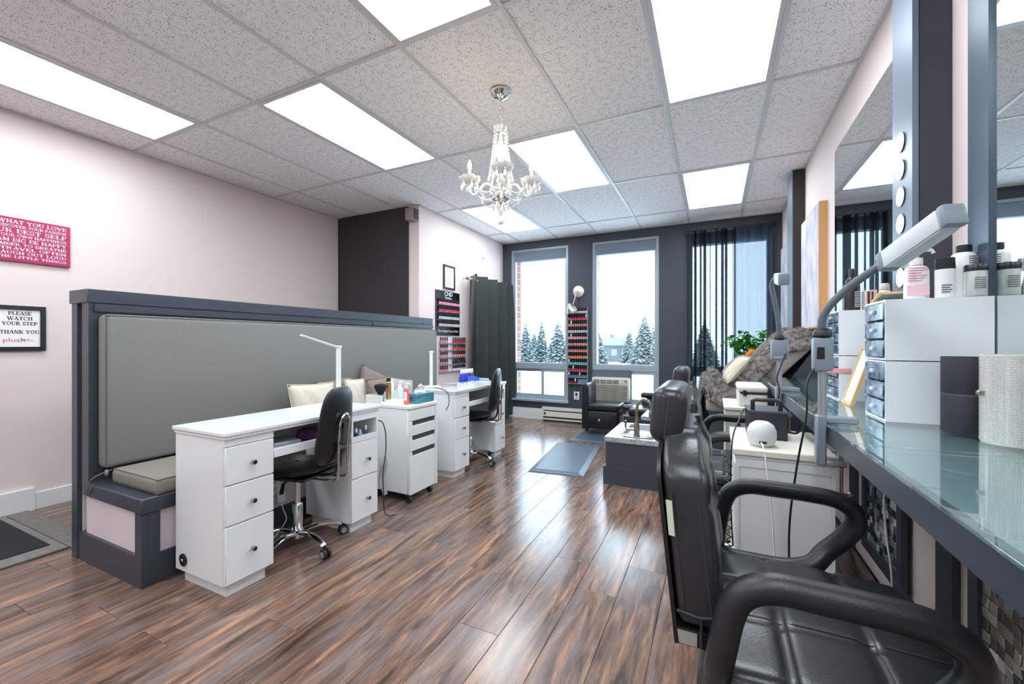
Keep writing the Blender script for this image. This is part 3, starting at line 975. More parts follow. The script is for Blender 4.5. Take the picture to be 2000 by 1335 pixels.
# --- small bottles and bits: generic builder
def bottle(name, lab_, cat, loc, prof, mats, cap=None, group=None, n=18, sx=1, sy=1, rot=0, extra=None):
    t = thing(name, lab_, cat, loc, rot, group)
    MB().lathe(prof, n=n, sx=sx, sy=sy).build('body', mats[0], t)
    if cap:
        MB().lathe(cap, n=n).build('cap', mats[1], t)
    if extra: extra(t)
    return t
CLEARP = mat_glass('clear_plastic', (.9, .95, .97), .9)
CORAL = mat('coral_liquid', (240, 105, 88), .25, var=.04)
WHP = mat('white_plastic', (236, 237, 236), .3)
LABW = mat('label_paper', (240, 238, 238), .6)
def pump(t, z, m, side=1, dirx=(1, 0), s=1.0):
    MB().lathe([(.013 * s, 0), (.013 * s, .018 * s), (.005 * s, .02 * s), (.005 * s, .035 * s), (.009 * s, .036 * s), (.008 * s, .044 * s)], (0, 0, z), 12).build('pump', m, t)
    MB().tube([(0, 0, z + .040 * s), (dirx[0] * .032 * s, dirx[1] * .032 * s, z + .038 * s), (dirx[0] * .036 * s, dirx[1] * .036 * s, z + .030 * s)], .0042 * s, 8).build('spout', m, t)
cz = .713
def ex_coral(t):
    pump(t, .118, WHP)
    MB().rbox((-.008, -.0165, .03), (.0175, -.0155, .095), .0004, 1).build('label', LABW, t)
bottle('pump_bottle', 'coral pink liquid bottle with white pump on the rolling cart', 'bottle', (-2.085, 2.49, cz), [(.02, 0), (.024, .004), (.024, .10), (.018, .112), (.010, .118)], [CORAL], sy=.62, extra=ex_coral)
# tissue box
tb = thing('tissue_box', 'teal tissue box with a white tissue pulled up, on the rolling cart', 'tissue box', (-2.075, 2.64, cz))
MB().rbox((-.055, -.105, 0), (.055, .105, .075), .003, 1).build('carton', mat('teal_wave_print', (28, 98, 112), .4, col2=(96, 160, 172), vscale=3.5, stretch=(4, 1, 9)), tb)
MB().lathe([(.035, 0), (.036, .001)], (0, 0, .075), 16, sx=.6).build('opening', SLOT, tb)
MB().sheet(lambda u, v: ((u - .5) * .05 * (1 - v * .4) + .01 * sin(7 * v + 2), (u - .5) * .09 * (1 - .75 * v) + .012 * sin(6 * u) * (1 - v), .072 + .075 * v * (1 - .5 * abs(u - .5))), 9, 7, .001).build('tissue', LABW, tb)
# brush in its cup
br = thing('powder_brush', 'round black powder brush standing in a metal cup on the cart', 'brush', (-2.35, 2.50, .723))
MB().lathe([(.022, 0), (.024, .002), (.020, .05), (.019, .05)], n=16).build('cup', KNOB, br)
MB().lathe([(.016, .04), (.022, .055), (.046, .095), (.05, .110), (.044, .125), (.02, .132), (.002, .134)], n=22).build('bristles', mat('black_bristle', (20, 20, 24), .9, bump=.6, bscale=260), br)
MB().lathe([(.02, 0), (.022, .004), (.0, .012)], (.035, -.02, 0), 12).build('coaster', KNOB, br)
GOLD = mat('gold_metal', (206, 168, 120), .25, metal=.8)
bottle('spray_can', 'tall gold spray can with black cap on the cart', 'bottle', (-2.36, 2.60, .723), [(.018, 0), (.021, .003), (.021, .135), (.015, .142)], [GOLD, BLK], [(.016, .142), (.017, .146), (.017, .168), (.013, .172)])
bottle('tall_bottle', 'tall white bottle just behind the gold can on the cart', 'bottle', (-2.385, 2.66, .723), [(.018, 0), (.02, .003), (.02, .125), (.012, .135)], [WHP, WHP], [(.013, .135), (.013, .155), (.01, .158)])
def ex_clear(t): pump(t, .09, WHP, dirx=(-.3, 1))
bottle('clear_pump', 'clear plastic bottle with white pump beside the coral bottle', 'bottle', (-2.33, 2.70, .723), [(.022, 0), (.026, .003), (.026, .075), (.013, .09)], [mat('milky_plastic', (214, 222, 224), .3)], extra=ex_clear)
bottle('small_jar', 'small grey jar at the back of the cart near the brush', 'jar', (-2.385, 2.555, .723), [(.016, 0), (.018, .002), (.018, .05)], [mat('grey_jar', (170, 176, 178), .3), BLK], [(.018, .05), (.018, .062), (.014, .064)])
# things on desk 1's tray and cubby
SIL = mat('silver_plastic', (196, 198, 202), .3, metal=.4)
PURP = mat('purple_fabric', (86, 52, 96), .8, var=.2, vscale=60)
dr = thing('nail_drill', 'silver nail drill unit with cord on the open tray of the nearest desk', 'nail drill', (-2.11, 1.50, .613))
dr.rotation_euler = (0, 0, radians(-14))
MB().rbox((-.06, -.06, 0), (.05, .08, .035), .006, 2).build('drill_body', SIL, dr)
MB().tube([(.06, -.07, .012), (.05, .1, .012)], .006, 8).build('handpiece', SIL, dr)
MB().tube(spline([(-.02, -.06, .015), (.01, -.1, .01), (.05, -.09, .008)], 5), .003, 6).build('cord', BLK, dr)
o = MB().grid(lambda u, v: (-2.13 + .06 * cos(2 * pi * u) * sin(pi * v) * (1 + .25 * sin(5 * u * 2 * pi + 3 * v)), 1.68 + .07 * sin(2 * pi * u) * sin(pi * v) * (1 + .2 * cos(4 * u * 2 * pi)), .6135 + .04 * (1 - cos(pi * v)) / 2 * 2 * .9), 18, 8, close_u=True).build('crumpled_cloth', PURP)
tag(recentre(o), 'crumpled purple cloth on the open tray of the nearest desk', 'cloth')
vt = thing('dust_fan', 'round grey dust fan grille inside the nearest desk tray', 'fan', (-2.3, 1.46, .613))
MB().lathe([(.055, 0), (.06, .004), (.058, .07), (.045, .085), (.01, .088)], n=20).build('housing', mat('fan_grey', (150, 156, 158), .5), vt)
for i, (x, y, h, c, nm) in enumerate([(-2.05, 1.915, .065, (214, 186, 60), 'yellow'), (-2.04, 1.955, .075, (60, 72, 86), 'dark grey'), (-2.05, 1.995, .06, (200, 206, 208), 'frosted'), (-2.045, 2.04, .08, (62, 108, 172), 'blue labelled')]):
    bottle('small_bottle', '%s little bottle in the open cubby of the nearest desk' % nm, 'bottle', (x, y, .557), [(.013, 0), (.0145, .002), (.0145, h * .6), (.007, h * .7)], [mat('vial_%d' % i, c, .3), WHP], [(.0075, h * .7), (.0075, h), (.006, h + .003)], 'little bottles in the desk cubby')
bottle('small_bottle', 'white little bottle in the open cubby of the farther desk', 'bottle', (-2.05, 3.84, .557), [(.013, 0), (.0145, .002), (.0145, .055), (.007, .06)], [WHP, BLK], [(.0075, .06), (.0075, .085), (.006, .087)], 'little bottles in the desk cubby')
# outlet, charger and cords by the bench
ou = thing('bench_outlet', 'white wall outlet on the bench front under the desk', 'outlet', (-2.455, 1.705, .25))
MB().rbox((-.014, -.035, -.02), (-.008, .035, .095), .002, 1).build('plate', LABW, ou)
for z in (.015, .062):
    MB().box((-.008, -.012, z - .012), (-.0065, .012, z + .012)).build('socket', mat('socket_grey', (190, 190, 188), .5), ou)
ch = MB().rbox((-2.446, 1.70, .18), (-2.415, 1.745, .245), .012, 3).build('charger_plug', WHP)
MB().tube(spline([(-2.43, 1.722, .18), (-2.42, 1.73, .13), (-2.40, 1.735, .08), (-2.41, 1.71, .03), (-2.40, 1.67, .006), (-2.36, 1.60, .005)], 6), .003, 6).build('cord', WHP, ch)
tag(ch, 'white charger plugged in low on the bench front, its cord trailing to the floor', 'charger')
o = MB().tube(spline([(-2.02, 2.085, .66), (-1.985, 2.12, .655), (-1.97, 2.14, .58), (-1.985, 2.16, .45), (-2.0, 2.15, .30), (-1.995, 2.15, .15), (-1.99, 2.155, .04), (-1.975, 2.19, .006), (-1.96, 2.23, .006)], 6), .0035, 6).build('power_cable', BLK)
tag(recentre(o), 'black cord dropping from the desk cubby to the floor beside the cart', 'cord')
bg = MB().sheet(lambda u, v: (-2.03 + .012 * sin(8 * v), 2.17 + (u - .5) * .08 * (1 - .5 * v) + .02 * v, .40 - .26 * v), 7, 9, .004).build('clear_bag', mat('clear_bag_plastic', (196, 204, 204), .2, trans=.55))
MB().tube(spline([(-2.03, 2.14, .40), (-2.03, 2.15, .44), (-2.03, 2.19, .44), (-2.03, 2.2, .40)], 4), .004, 6).build('hook', WHP, bg)
tag(recentre(bg), 'clear plastic bag holder hanging in the gap between desk and cart', 'bag')
o = MB().tube(spline([(-2.30, 3.12, .772), (-2.22, 3.05, .775), (-2.12, 3.01, .772), (-2.06, 3.0, .74), (-2.04, 2.985, .66), (-2.06, 2.97, .60)], 6), .0035, 6).build('lamp_cable', BLK)
tag(recentre(o), 'dark lamp cord draped over the near edge of the farther desk', 'cord')
o = MB().tube(spline([(-2.33, 3.2, .772), (-2.25, 3.25, .772), (-2.2, 3.34, .772), (-2.27, 3.4, .772), (-2.36, 3.36, .772), (-2.35, 3.24, .772)], 6), .003, 6).build('cable_loop', mat('grey_cord', (120, 122, 124), .5))
tag(recentre(o), 'loop of grey cord lying on the farther desk top', 'cord')
# door mat at the left and its ramp
dm = thing('door_mat', 'black ribbed floor mat with grey border by the left wall', 'mat', (-3.9, .75, 0))
MB().rbox((-4.30, .12, 0), (-3.325, 1.05, .012), .003, 1).build('border', mat('grey_wood_border', (120, 118, 114), .7, var=.12, vscale=6, bump=.2, bscale=20, stretch=(1, 6, 1)), dm, True)
MB().rbox((-4.30, .2, .010), (-3.44, 1.012, .017), .003, 1).build('pile', mat('black_ribbed_pile', (34, 36, 40), .95, bump=.8, bscale=300), dm, True)
o = MB().rbox((-4.305, 1.055, 0), (-3.25, 1.16, .010), .002, 1).build('threshold_strip', mat('grey_laminate_strip', (112, 108, 104), .6, var=.12, vscale=5, stretch=(2, 8, 1)))
tag(recentre(o), 'grey wood threshold strip beside the black mat at the left wall', 'strip')
# ================================================================== FAR END
# --- nail polish bottles: one mesh, two materials (colour, cap)
POL = {}
def polish_mesh(col, cap):
    key = (col, cap)
    if key in POL: return POL[key]
    b = MB()
    b.lathe([(.0085, 0), (.0105, .0015), (.0105, .022), (.006, .026)], n=8, m=0)
    b.lathe([(.0072, .026), (.0078, .028), (.0066, .060), (.006, .061)], n=8, m=1)
    me_o = b.build('tmp', [mat('polish_%d_%d_%d' % col, col, .15, spec=.6), mat('polishcap_%d_%d_%d' % cap, cap, .3)])
    me = me_o.data; bpy.data.objects.remove(me_o)
    POL[key] = me
    return me
def polish(lab_, loc, col, cap=(20, 20, 24), group='nail polish bottles on racks', s=1.0, rotz=0):
    o = bpy.data.objects.new('nail_polish_bottle', polish_mesh(col, cap)); COL.objects.link(o)
    o.location = loc; o.rotation_euler = (0, 0, rotz); o.scale = (s, s, s)
    return tag(o, lab_, 'nail polish', group)
ACR = mat('clear_acrylic_shelf', (190, 205, 215), .12, trans=.35, spec=.6)
def jit(c, r, k=14): return tuple(max(0, min(255, int(q + r.uniform(-k, k)) // 12 * 12)) for q in c)

# rack between the windows
RX0, RX1, RY = -1.962, -1.655, 5.955
rk = thing('polish_rack', 'tall narrow clear shelf rack of nail polish between the two windows', 'rack', ((RX0 + RX1) / 2, RY, .565))
zsh = [.575 + i * .0945 for i in range(12)]
for s in (RX0, RX1 - .004):
    MB().box((s, RY, .565), (s + .004, 5.998, 1.70)).build('side_panel', ACR, rk, True)
MB().box((RX0 + .004, 5.992, .565), (RX1 - .004, 5.998, 1.70)).build('back_panel', mat('smoky_acrylic', (60, 66, 78), .15), rk, True)
for z in zsh:
    s = MB().box((RX0 + .004, RY, z - .004), (RX1 - .004, 5.992, z)).build('shelf', ACR, rk, True)
    MB().box((RX0 + .004, RY - .002, z - .004), (RX1 - .004, RY, z + .002)).build('shelf_lip', ACR, s)
    s.children[-1].location = -wloc(s) + Vector((0, 0, 0))
rowcol = [((170, 40, 70), 'dark red'), ((120, 140, 160), 'grey blue'), ((220, 60, 90), 'red'), ((120, 190, 200), 'pale aqua'), ((244, 150, 70), 'orange'),
          ((236, 130, 110), 'coral'), ((240, 150, 140), 'salmon'), ((240, 170, 170), 'pale pink'), ((220, 200, 205), 'nude'), ((235, 150, 110), 'peach'), ((230, 70, 100), 'bright pink'), ((230, 210, 215), 'milky pink')]
ordn = ['lowest', 'second lowest', 'third lowest', 'fourth lowest', 'fifth lowest', 'sixth lowest', 'sixth highest', 'fifth highest', 'fourth highest', 'third highest', 'second highest', 'highest']
r = random.Random(11)
for i, z in enumerate(zsh):
    c, nm = rowcol[i]
    n = 5 if i == 0 else 9
    for k in range(n):
        x = RX0 + .022 + k * .0325
        polish('%s nail polish bottle on the %s shelf of the rack between the windows' % (nm, ordn[i]), (x, 5.972, z + .0003), jit(c, r), (232, 232, 232) if r.random() < .08 else (20, 21, 26), s=1.3)
o = MB().rbox((RX0 + .16, 5.965, zsh[0] + .0005), (RX1 - .006, 5.99, zsh[0] + .07), .003, 1).build('grey_box', mat('blue_grey_card', (104, 126, 150), .5))
tag(recentre(o), 'small blue grey box at the right end of the lowest rack shelf', 'box')

# black branded board on the jutting wall
BB = thing('polish_board', 'black display board with four shelves of nail polish on the pink wall', 'rack', (XJ, 4.45, 1.27))
MB().rbox((XJ, 4.18, 1.27), (XJ + .012, 4.71, 1.832), .004, 1).build('board', mat('gloss_black_board', (16, 18, 22), .2), BB, True)
bz = [1.385, 1.475, 1.565, 1.655]
bcol = [((222, 190, 200), 'pale pink'), ((200, 205, 215), 'pale grey'), ((224, 70, 110), 'crimson'), ((240, 150, 175), 'rose')]
r = random.Random(5)
for i, z in enumerate(bz):
    MB().box((XJ + .012, 4.21, z - .004), (XJ + .045, 4.69, z)).build('shelf', ACR, BB, True)
    for k in range(14):
        polish('%s nail polish bottle on the %s shelf of the black display board' % (bcol[i][1], ['lowest', 'second lowest', 'second highest', 'highest'][i]), (XJ + .028, 4.235 + k * .0335, z + .0003), jit(bcol[i][0], r), s=1.25)
WTXT = mat('white_print', (240, 242, 245), .5)
def text(name, s, size, m, parent, loc, rot, ext=.0006, align='CENTER', sx=1.0, bold=0.0):
    cu = bpy.data.curves.new(name, 'FONT'); cu.body = s; cu.size = size; cu.align_x = align; cu.align_y = 'CENTER'; cu.extrude = ext; cu.offset = bold; cu.resolution_u = 2
    o = bpy.data.objects.new('tmp', cu); COL.objects.link(o)
    bpy.context.view_layer.update()
    me = bpy.data.meshes.new_from_object(o.evaluated_get(bpy.context.evaluated_depsgraph_get()))
    bpy.data.objects.remove(o)
    me.materials.clear(); me.materials.append(m)
    q = bpy.data.objects.new(name, me); COL.objects.link(q); q.parent = parent
    L = wloc(parent); q.location = (loc[0] - L.x, loc[1] - L.y, loc[2] - L.z); q.rotation_euler = rot; q.scale = (sx, 1, 1)
    return q
RP = (radians(90), 0, radians(90))        # text on a wall facing +x
text('lettering', 'CND', .075, WTXT, BB, (XJ + .0125, 4.45, 1.795), RP, sx=1.1)
text('lettering', 'Shellac', .05, WTXT, BB, (XJ + .0125, 4.45, 1.742), RP, sx=1.1)
text('lettering', 'The Original Power Polish', .042, WTXT, BB, (XJ + .0125, 4.45, 1.325), RP)
# clear rack below it
LR = thing('clear_polish_rack', 'clear acrylic polish rack under the black display board', 'rack', (XJ, 4.54, .80))
MB().box((XJ, 4.24, .80), (XJ + .004, 4.85, 1.245)).build('back_panel', mat('pale_acrylic', (225, 220, 226), .2), LR, True)
r = random.Random(9)
lcol = [((236, 226, 232), 'clear'), ((60, 60, 70), 'dark'), ((236, 150, 130), 'peach'), ((226, 90, 70), 'orange red'), ((200, 50, 80), 'red')]
lz = [.815, .905, .995, 1.085, 1.175]
for i, z in enumerate(lz):
    MB().box((XJ + .004, 4.245, z - .004), (XJ + .04, 4.845, z)).build('shelf', ACR, LR, True)
    for k in range(13):
        if k in (4, 5) : continue
        c = lcol[i][0] if k > 5 else (235, 150, 165)
        nm = lcol[i][1] if k > 5 else 'pink'
        polish('%s nail polish bottle on the %s shelf of the clear acrylic rack' % (nm, ['lowest', 'second lowest', 'middle', 'second highest', 'highest'][i]), (XJ + .022, 4.27 + k * .046, z + .0003), jit(c, r), s=1.25)
# blue marker rack on the farther desk
BR = thing('blue_bottle_rack', 'bright blue stepped rack of little dropper bottles on the farther desk', 'rack', (-2.36, 3.82, .768))
BLUE = mat('cobalt_plastic', (30, 86, 190), .3)
for k in range(3):
    MB().box((-2.405 + k * .03, 3.70, .768), (-2.375 + k * .03, 3.965, .80 - k * .01 + .02)).build('step', BLUE, BR, True)
for k in range(8):
    polish('white capped dropper bottle standing in the blue rack on the farther desk', (-2.39, 3.722 + k * .032, .8205), [(40, 80, 190), (90, 70, 160), (60, 150, 80), (200, 60, 90)][k % 4], (240, 240, 240), 'dropper bottles in the blue rack', 1.25)
for k in range(4):
    polish('dark blue bottle in front of the blue rack on the farther desk', (-2.30, 3.60 + k * .03, .768), (40, 60, 160), (60, 60, 190), 'bottles before the blue rack', 1.5)
for k in range(9):
    o = MB().lathe([(.004, 0), (.0045, .002), (.0045, .03), (.002, .036)], n=8).build('clear_nail_tip', mat('clear_tip', (236, 240, 240), .15))
    o.location = (-2.15, 3.30 + k * .033, .768); tag(o, 'tiny clear nail tip stand in the row on the farther desk top', 'nail tip', 'row of clear nail tips')
o = MB().tube([(-2.20, 3.97, .795), (-2.38, 3.98, .795)], .012, 10).build('towel_roll', mat('pale_blue_roll', (170, 190, 205), .6)); tag(recentre(o), 'thin pale blue roll lying at the far end of the farther desk', 'roll')
o.location.z = .768

# framed certificate
FRB = mat('black_frame', (34, 36, 40), .4)
def framed(name, lab_, x, y0, y1, z0, z1, w, depth=.018, fm=FRB, pm=LABW):
    t = thing(name, lab_, 'picture', (x, (y0 + y1) / 2, z0))
    b = MB()
    for a, c in (((y0, z0), (y1, z0 + w)), ((y0, z1 - w), (y1, z1)), ((y0, z0 + w), (y0 + w, z1 - w)), ((y1 - w, z0 + w), (y1, z1 - w))):
        b.box((x, a[0], a[1]), (x + depth, c[0], c[1]))
    b.build('frame', fm, t, True)
    MB().box((x + .001, y0 + w, z0 + w), (x + depth * .5, y1 - w, z1 - w)).build('sheet', pm, t, True)
    return t
ce_ = framed('framed_certificate', 'small black framed certificate above the black polish board', XJ, 4.345, 4.595, 1.86, 2.165, .022)
for i in range(7):
    MB().box((XJ + .0091, 4.42 + .012 * (i % 2), 1.93 + i * .026), (XJ + .0094, 4.52 - .012 * (i % 3), 1.936 + i * .026)).build('print_line', mat('grey_print', (150, 154, 158), .6), ce_, True)
# wall speaker
sp = thing('wall_speaker', 'small grey box speaker high in the corner under the ceiling', 'speaker', (-3.1, 3.84, 2.56))
MB().rbox((-3.175, 3.765, 2.575), (-3.065, 3.868, 2.715), .006, 2).build('cabinet', mat('speaker_grey', (150, 138, 136), .5), sp, True)
MB().rbox((-3.066, 3.775, 2.585), (-3.058, 3.86, 2.705), .003, 1).build('grille', mat('speaker_grille', (70, 66, 68), .8, bump=.6, bscale=400), sp, True)
o = MB().ball((XJ + .01, 5.35, 2.42), .012, 8, 5).build('wall_hook', KNOB); tag(recentre(o), 'tiny metal hook on the pink wall above the green curtain', 'hook')

# --- green grommet curtain on the jutting wall
cu = thing('green_curtain', 'dark green grommet curtain hanging in folds on a white rod by the window', 'curtain', (-2.97, 5.4, 0))
GRN = mat_cloth('green_grey_satin', (56, 62, 62), 300, rough=.36, sheen=1.0)
def curt(u, v):
    y = 4.79 + 1.17 * u
    z = 2.10 - 2.06 * v
    a = 2 * pi * 4.0 * u + .8
    amp = .10 + .012 * v
    w = .02 * v * sin(5 * u + 3)
    return (-2.945 + amp * sin(a + .4 * sin(3 * v)) + w, y + .025 * sin(a * 2) + .05 * (v) * (u - .4), z)
MB().sheet(curt, 90, 24, .003).build('fabric', GRN, cu, True, sharp=80)
rd = MB().tube([(-2.965, 4.78, 2.045), (-2.965, 5.99, 2.045)], .011, 10).build('rod', WHP, cu, True)
MB().ball((-2.965, 4.765, 2.045), .026, 12, 8).build('finial', KNOB, cu, True)
MB().tube([(XJ, 4.80, 2.045), (-2.965, 4.80, 2.045)], .007, 8).build('bracket', KNOB, cu, True)
for k in range(8):
    u = (k + .5) / 8
    p = curt(u, .027)
    du = Vector(curt(u + .01, .027)) - Vector(curt(u - .01, .027))
    nrm = Vector((du.y, -du.x, 0)).normalized()
    g = MB(); tn = du.normalized()
    ring = [Vector(p) + (tn * cos(2 * pi * j / 16) + Vector((0, 0, 1)) * sin(2 * pi * j / 16)) * .024 for j in range(16)]
    g.tube(ring, .005, 6, closed=True).build('grommet', CHROME, cu, True)

# --- sheer black curtains over the right window
SHB = mat_cloth('sheer_black', (20, 24, 30), 500, rough=.8, see=.20)
def sheer(name, lab_, x0, x1, folds, seed, m, amp, over):
    rr = random.Random(seed); ph = [rr.uniform(0, 6.28) for _ in range(6)]
    def fn(u, v):
        q = u + .018 * sin(2 * pi * 2.3 * u + ph[0]) + .012 * sin(2 * pi * 5.1 * u + ph[1])
        x = x0 + (x1 - x0) * u
        a = 2 * pi * folds * q
        y = 5.925 + amp * sin(a + .5 * sin(2.5 * v + ph[2])) * (.6 + .5 * v) + .5 * amp * sin(a * 2.7 + ph[3])
        xx = x + over * sin(a + ph[4]) * min(1, 8 * u, 8 * (1 - u))
        return (xx, y, 2.625 - 2.4 * v)
    t = thing('sheer_curtain', lab_, 'curtain', ((x0 + x1) / 2, 5.925, .2), group='sheer black curtains')
    MB().grid(fn, 240, 14).build('fabric', m, t, True, sharp=180)
    return t
sheer('sheer_curtain', 'bunched sheer black curtain covering the left half of the right window', -.312, .25, 9, 4, SHB, .034, .026)
sheer('sheer_curtain', 'flatter sheer black curtain letting light through the right half of the window', .225, .648, 3.6, 8, mat_cloth('sheer_black_thin', (34, 40, 50), 500, rough=.8, see=.10), .014, .006)
t = thing('curtain_rod', 'thin dark rod carrying the sheer black curtains', 'rod', (.17, 5.925, 2.62))
MB().tube([(-.33, 5.925, 2.632), (.67, 5.925, 2.632)], .009, 10).build('rod', BLK, t, True)
for x in (-.328, .668):
    MB().box((x - .008, 5.92, 2.61), (x + .008, 6.0, 2.65)).build('bracket', BLK, t, True)

# --- wall lamp between the windows
wlp = thing('wall_lamp', 'silver swing arm wall lamp with ribbed bell shade between the windows', 'lamp', (-1.80, 6.0, 1.93))
STEEL = mat('brushed_steel', (206, 204, 198), .3, metal=.9)
MB().lathe([(.088, 0), (.09, -.008), (.082, -.018), (.05, -.024), (.02, -.026)], (-1.80, 6.0, 1.935), 28, axis='y').build('wall_plate', STEEL, wlp, True)
MB().tube(spline([(-1.80, 5.975, 1.935), (-1.81, 5.93, 1.92), (-1.83, 5.90, 1.82), (-1.845, 5.87, 1.74)], 5), .008, 8).build('arm', STEEL, wlp, True)
b = MB(); b.xf = Matrix.Translation((-1.86, 5.84, 1.66)) @ Matrix.Rotation(radians(20), 4, 'X') @ Matrix.Rotation(radians(-14), 4, 'Y')
b.lathe([(.015, .095), (.022, .085), (.03, .06), (.05, .045), (.068, .01), (.075, -.03), (.070, -.03), (.06, .005), (.02, .03)], n=28)
b.build('shade', STEEL, wlp, True)
for k in range(9):
    a = 2 * pi * k / 9
    b = MB(); b.xf = Matrix.Translation((-1.86, 5.84, 1.66)) @ Matrix.Rotation(radians(20), 4, 'X') @ Matrix.Rotation(radians(-14), 4, 'Y')
    b.tube([(.05 * cos(a), .05 * sin(a), .046), (.069 * cos(a), .069 * sin(a), .01), (.0765 * cos(a), .0765 * sin(a), -.03)], .003, 5)
    b.build('rib', STEEL, wlp, True)
o = MB().tube(spline([(-1.80, 5.99, 1.85), (-1.795, 5.985, 1.78), (-1.80, 5.985, 1.70)], 5), .003, 6).build('cord', BLK, wlp, True)

# --- outlet, heater, air conditioner
ou = thing('wall_outlet', 'white double outlet with a black plug below the polish rack', 'outlet', (-1.83, 6.0, .33))
MB().rbox((-1.872, 5.99, .335), (-1.792, 6.0, .455), .003, 1).build('plate', LABW, ou, True)
MB().rbox((-1.845, 5.965, .40), (-1.815, 5.99, .435), .004, 1).build('plug', BLK, ou, True)
MB().box((-1.845, 5.988, .35), (-1.815, 5.99, .38)).build('socket', mat('socket_grey', (190, 190, 188), .5), ou, True)
MB().tube(spline([(-1.83, 5.966, .42), (-1.825, 5.95, .47), (-1.82, 5.97, .53), (-1.82, 5.985, .57)], 5), .0035, 6).build('cord', BLK, ou, True)
ht = thing('baseboard_heater', 'cream electric baseboard heater under the left window', 'heater', (-1.9, 5.93, 0))
HW = mat('cream_enamel', (222, 220, 208), .4)
b = MB(); b.box((-2.33, 5.915, .165), (-1.5, 5.983, .205)); b.box((-2.33, 5.905, .07), (-1.5, 5.915, .15)); b.box((-2.33, 5.975, .03), (-1.5, 5.983, .165)); b.box((-2.33, 5.905, .022), (-1.5, 5.983, .042))
b.build('casing', HW, ht, True)
MB().box((-2.345, 5.9, .018), (-2.33, 5.983, .208)).build('end_cap', HW, ht, True)
MB().box((-2.33, 5.93, .045), (-1.5, 5.97, .16)).build('element', mat('heater_dark', (44, 44, 46), .7), ht, True)
MB().box((-2.33, 5.915, 0), (-1.5, 5.98, .02)).build('foot', mat('heater_dark', (44, 44, 46), .7), ht, True)
MB().rbox((-2.315, 5.898, .10), (-2.285, 5.906, .13), .002, 1).build('knob', mat('heater_dark', (44, 44, 46), .7), ht, True)
MB().box((-2.20, 5.903, .152), (-1.52, 5.9155, .163)).build('vent_slot', mat('heater_dark', (44, 44, 46), .7), ht, True)

ac = thing('air_conditioner', 'cream window air conditioner with louvred grille under the middle window', 'air conditioner', (-1.32, 6.0, .35))
ACW = mat('aged_cream_plastic', (214, 212, 198), .45)
MB().rbox((-1.585, 5.93, .345), (-1.06, 6.10, .685), .012, 2).build('casing', ACW, ac, True)
MB().box((-1.56, 5.925, .595), (-1.20, 5.932, .655)).build('outlet_recess', mat('ac_dark', (40, 44, 48), .6), ac, True)
for k in range(4):
    MB().box((-1.558, 5.921, .603 + k * .0145), (-1.202, 5.928, .608 + k * .0145)).build('vane', ACW, ac, True)
for k in range(3):
    MB().box((-1.47 + k * .09, 5.920, .597), (-1.462 + k * .09, 5.927, .653)).build('divider', ACW, ac, True)
for k in range(15):
    MB().box((-1.57, 5.916, .365 + k * .0145), (-1.085, 5.931, .370 + k * .0145)).build('louvre', ACW, ac, True)
MB().box((-1.572, 5.9265, .36), (-1.083, 5.9315, .58)).build('grille_recess', mat('ac_dark', (40, 44, 48), .6), ac, True)
MB().rbox((-1.175, 5.924, .60), (-1.085, 5.931, .655), .002, 1).build('control_panel', mat('ac_panel', (196, 198, 190), .4), ac, True)
MB().box((-1.125, 5.9225, .632), (-1.09, 5.9245, .648)).build('display', mat('ac_dark', (40, 44, 48), .6), ac, True)
for k in range(3):
    MB().lathe([(.006, 0), (.005, -.003)], (-1.16 + k * .018, 5.924, .625), 10, axis='y').build('button', WHP, ac, True)
MB().box((-1.60, 6.02, .685), (-1.04, 6.06, .79)).build('filler_panel', mat('filler_grey', (90, 100, 112), .5), ac, True)
o = MB().tube(spline([(-1.15, 5.93, .36), (-1.12, 5.91, .315), (-1.05, 5.90, .325), (-.95, 5.93, .30)], 5), .005, 6).build('cord', WHP, ac, True)

# --- anti-fatigue mats
def mat_rubber():
    m, nt, bs = _base('blue_grey_rubber_mat'); L = nt.links
    t = nt.nodes.new('ShaderNodeTexCoord'); mp = nt.nodes.new('ShaderNodeMapping'); mp.inputs['Rotation'].default_value = (0, 0, radians(45))
    L.new(t.outputs['Object'], mp.inputs['Vector'])
    ck = nt.nodes.new('ShaderNodeTexBrick'); ck.inputs['Scale'].default_value = 22; ck.inputs['Mortar Size'].default_value = .03; ck.inputs['Brick Width'].default_value = .9; ck.inputs['Row Height'].default_value = .45
    L.new(mp.outputs[0], ck.inputs['Vector'])
    bp = nt.nodes.new('ShaderNodeBump'); bp.inputs['Strength'].default_value = 1; bp.inputs['Distance'].default_value = .012
    L.new(ck.outputs['Fac'], bp.inputs['Height']); bp.invert = True
    L.new(bp.outputs[0], bs.inputs['Normal'])
    bs.inputs['Base Color'].default_value = srgb(74, 88, 104); bs.inputs['Roughness'].default_value = .42
    return m
RUBM = mat_rubber()
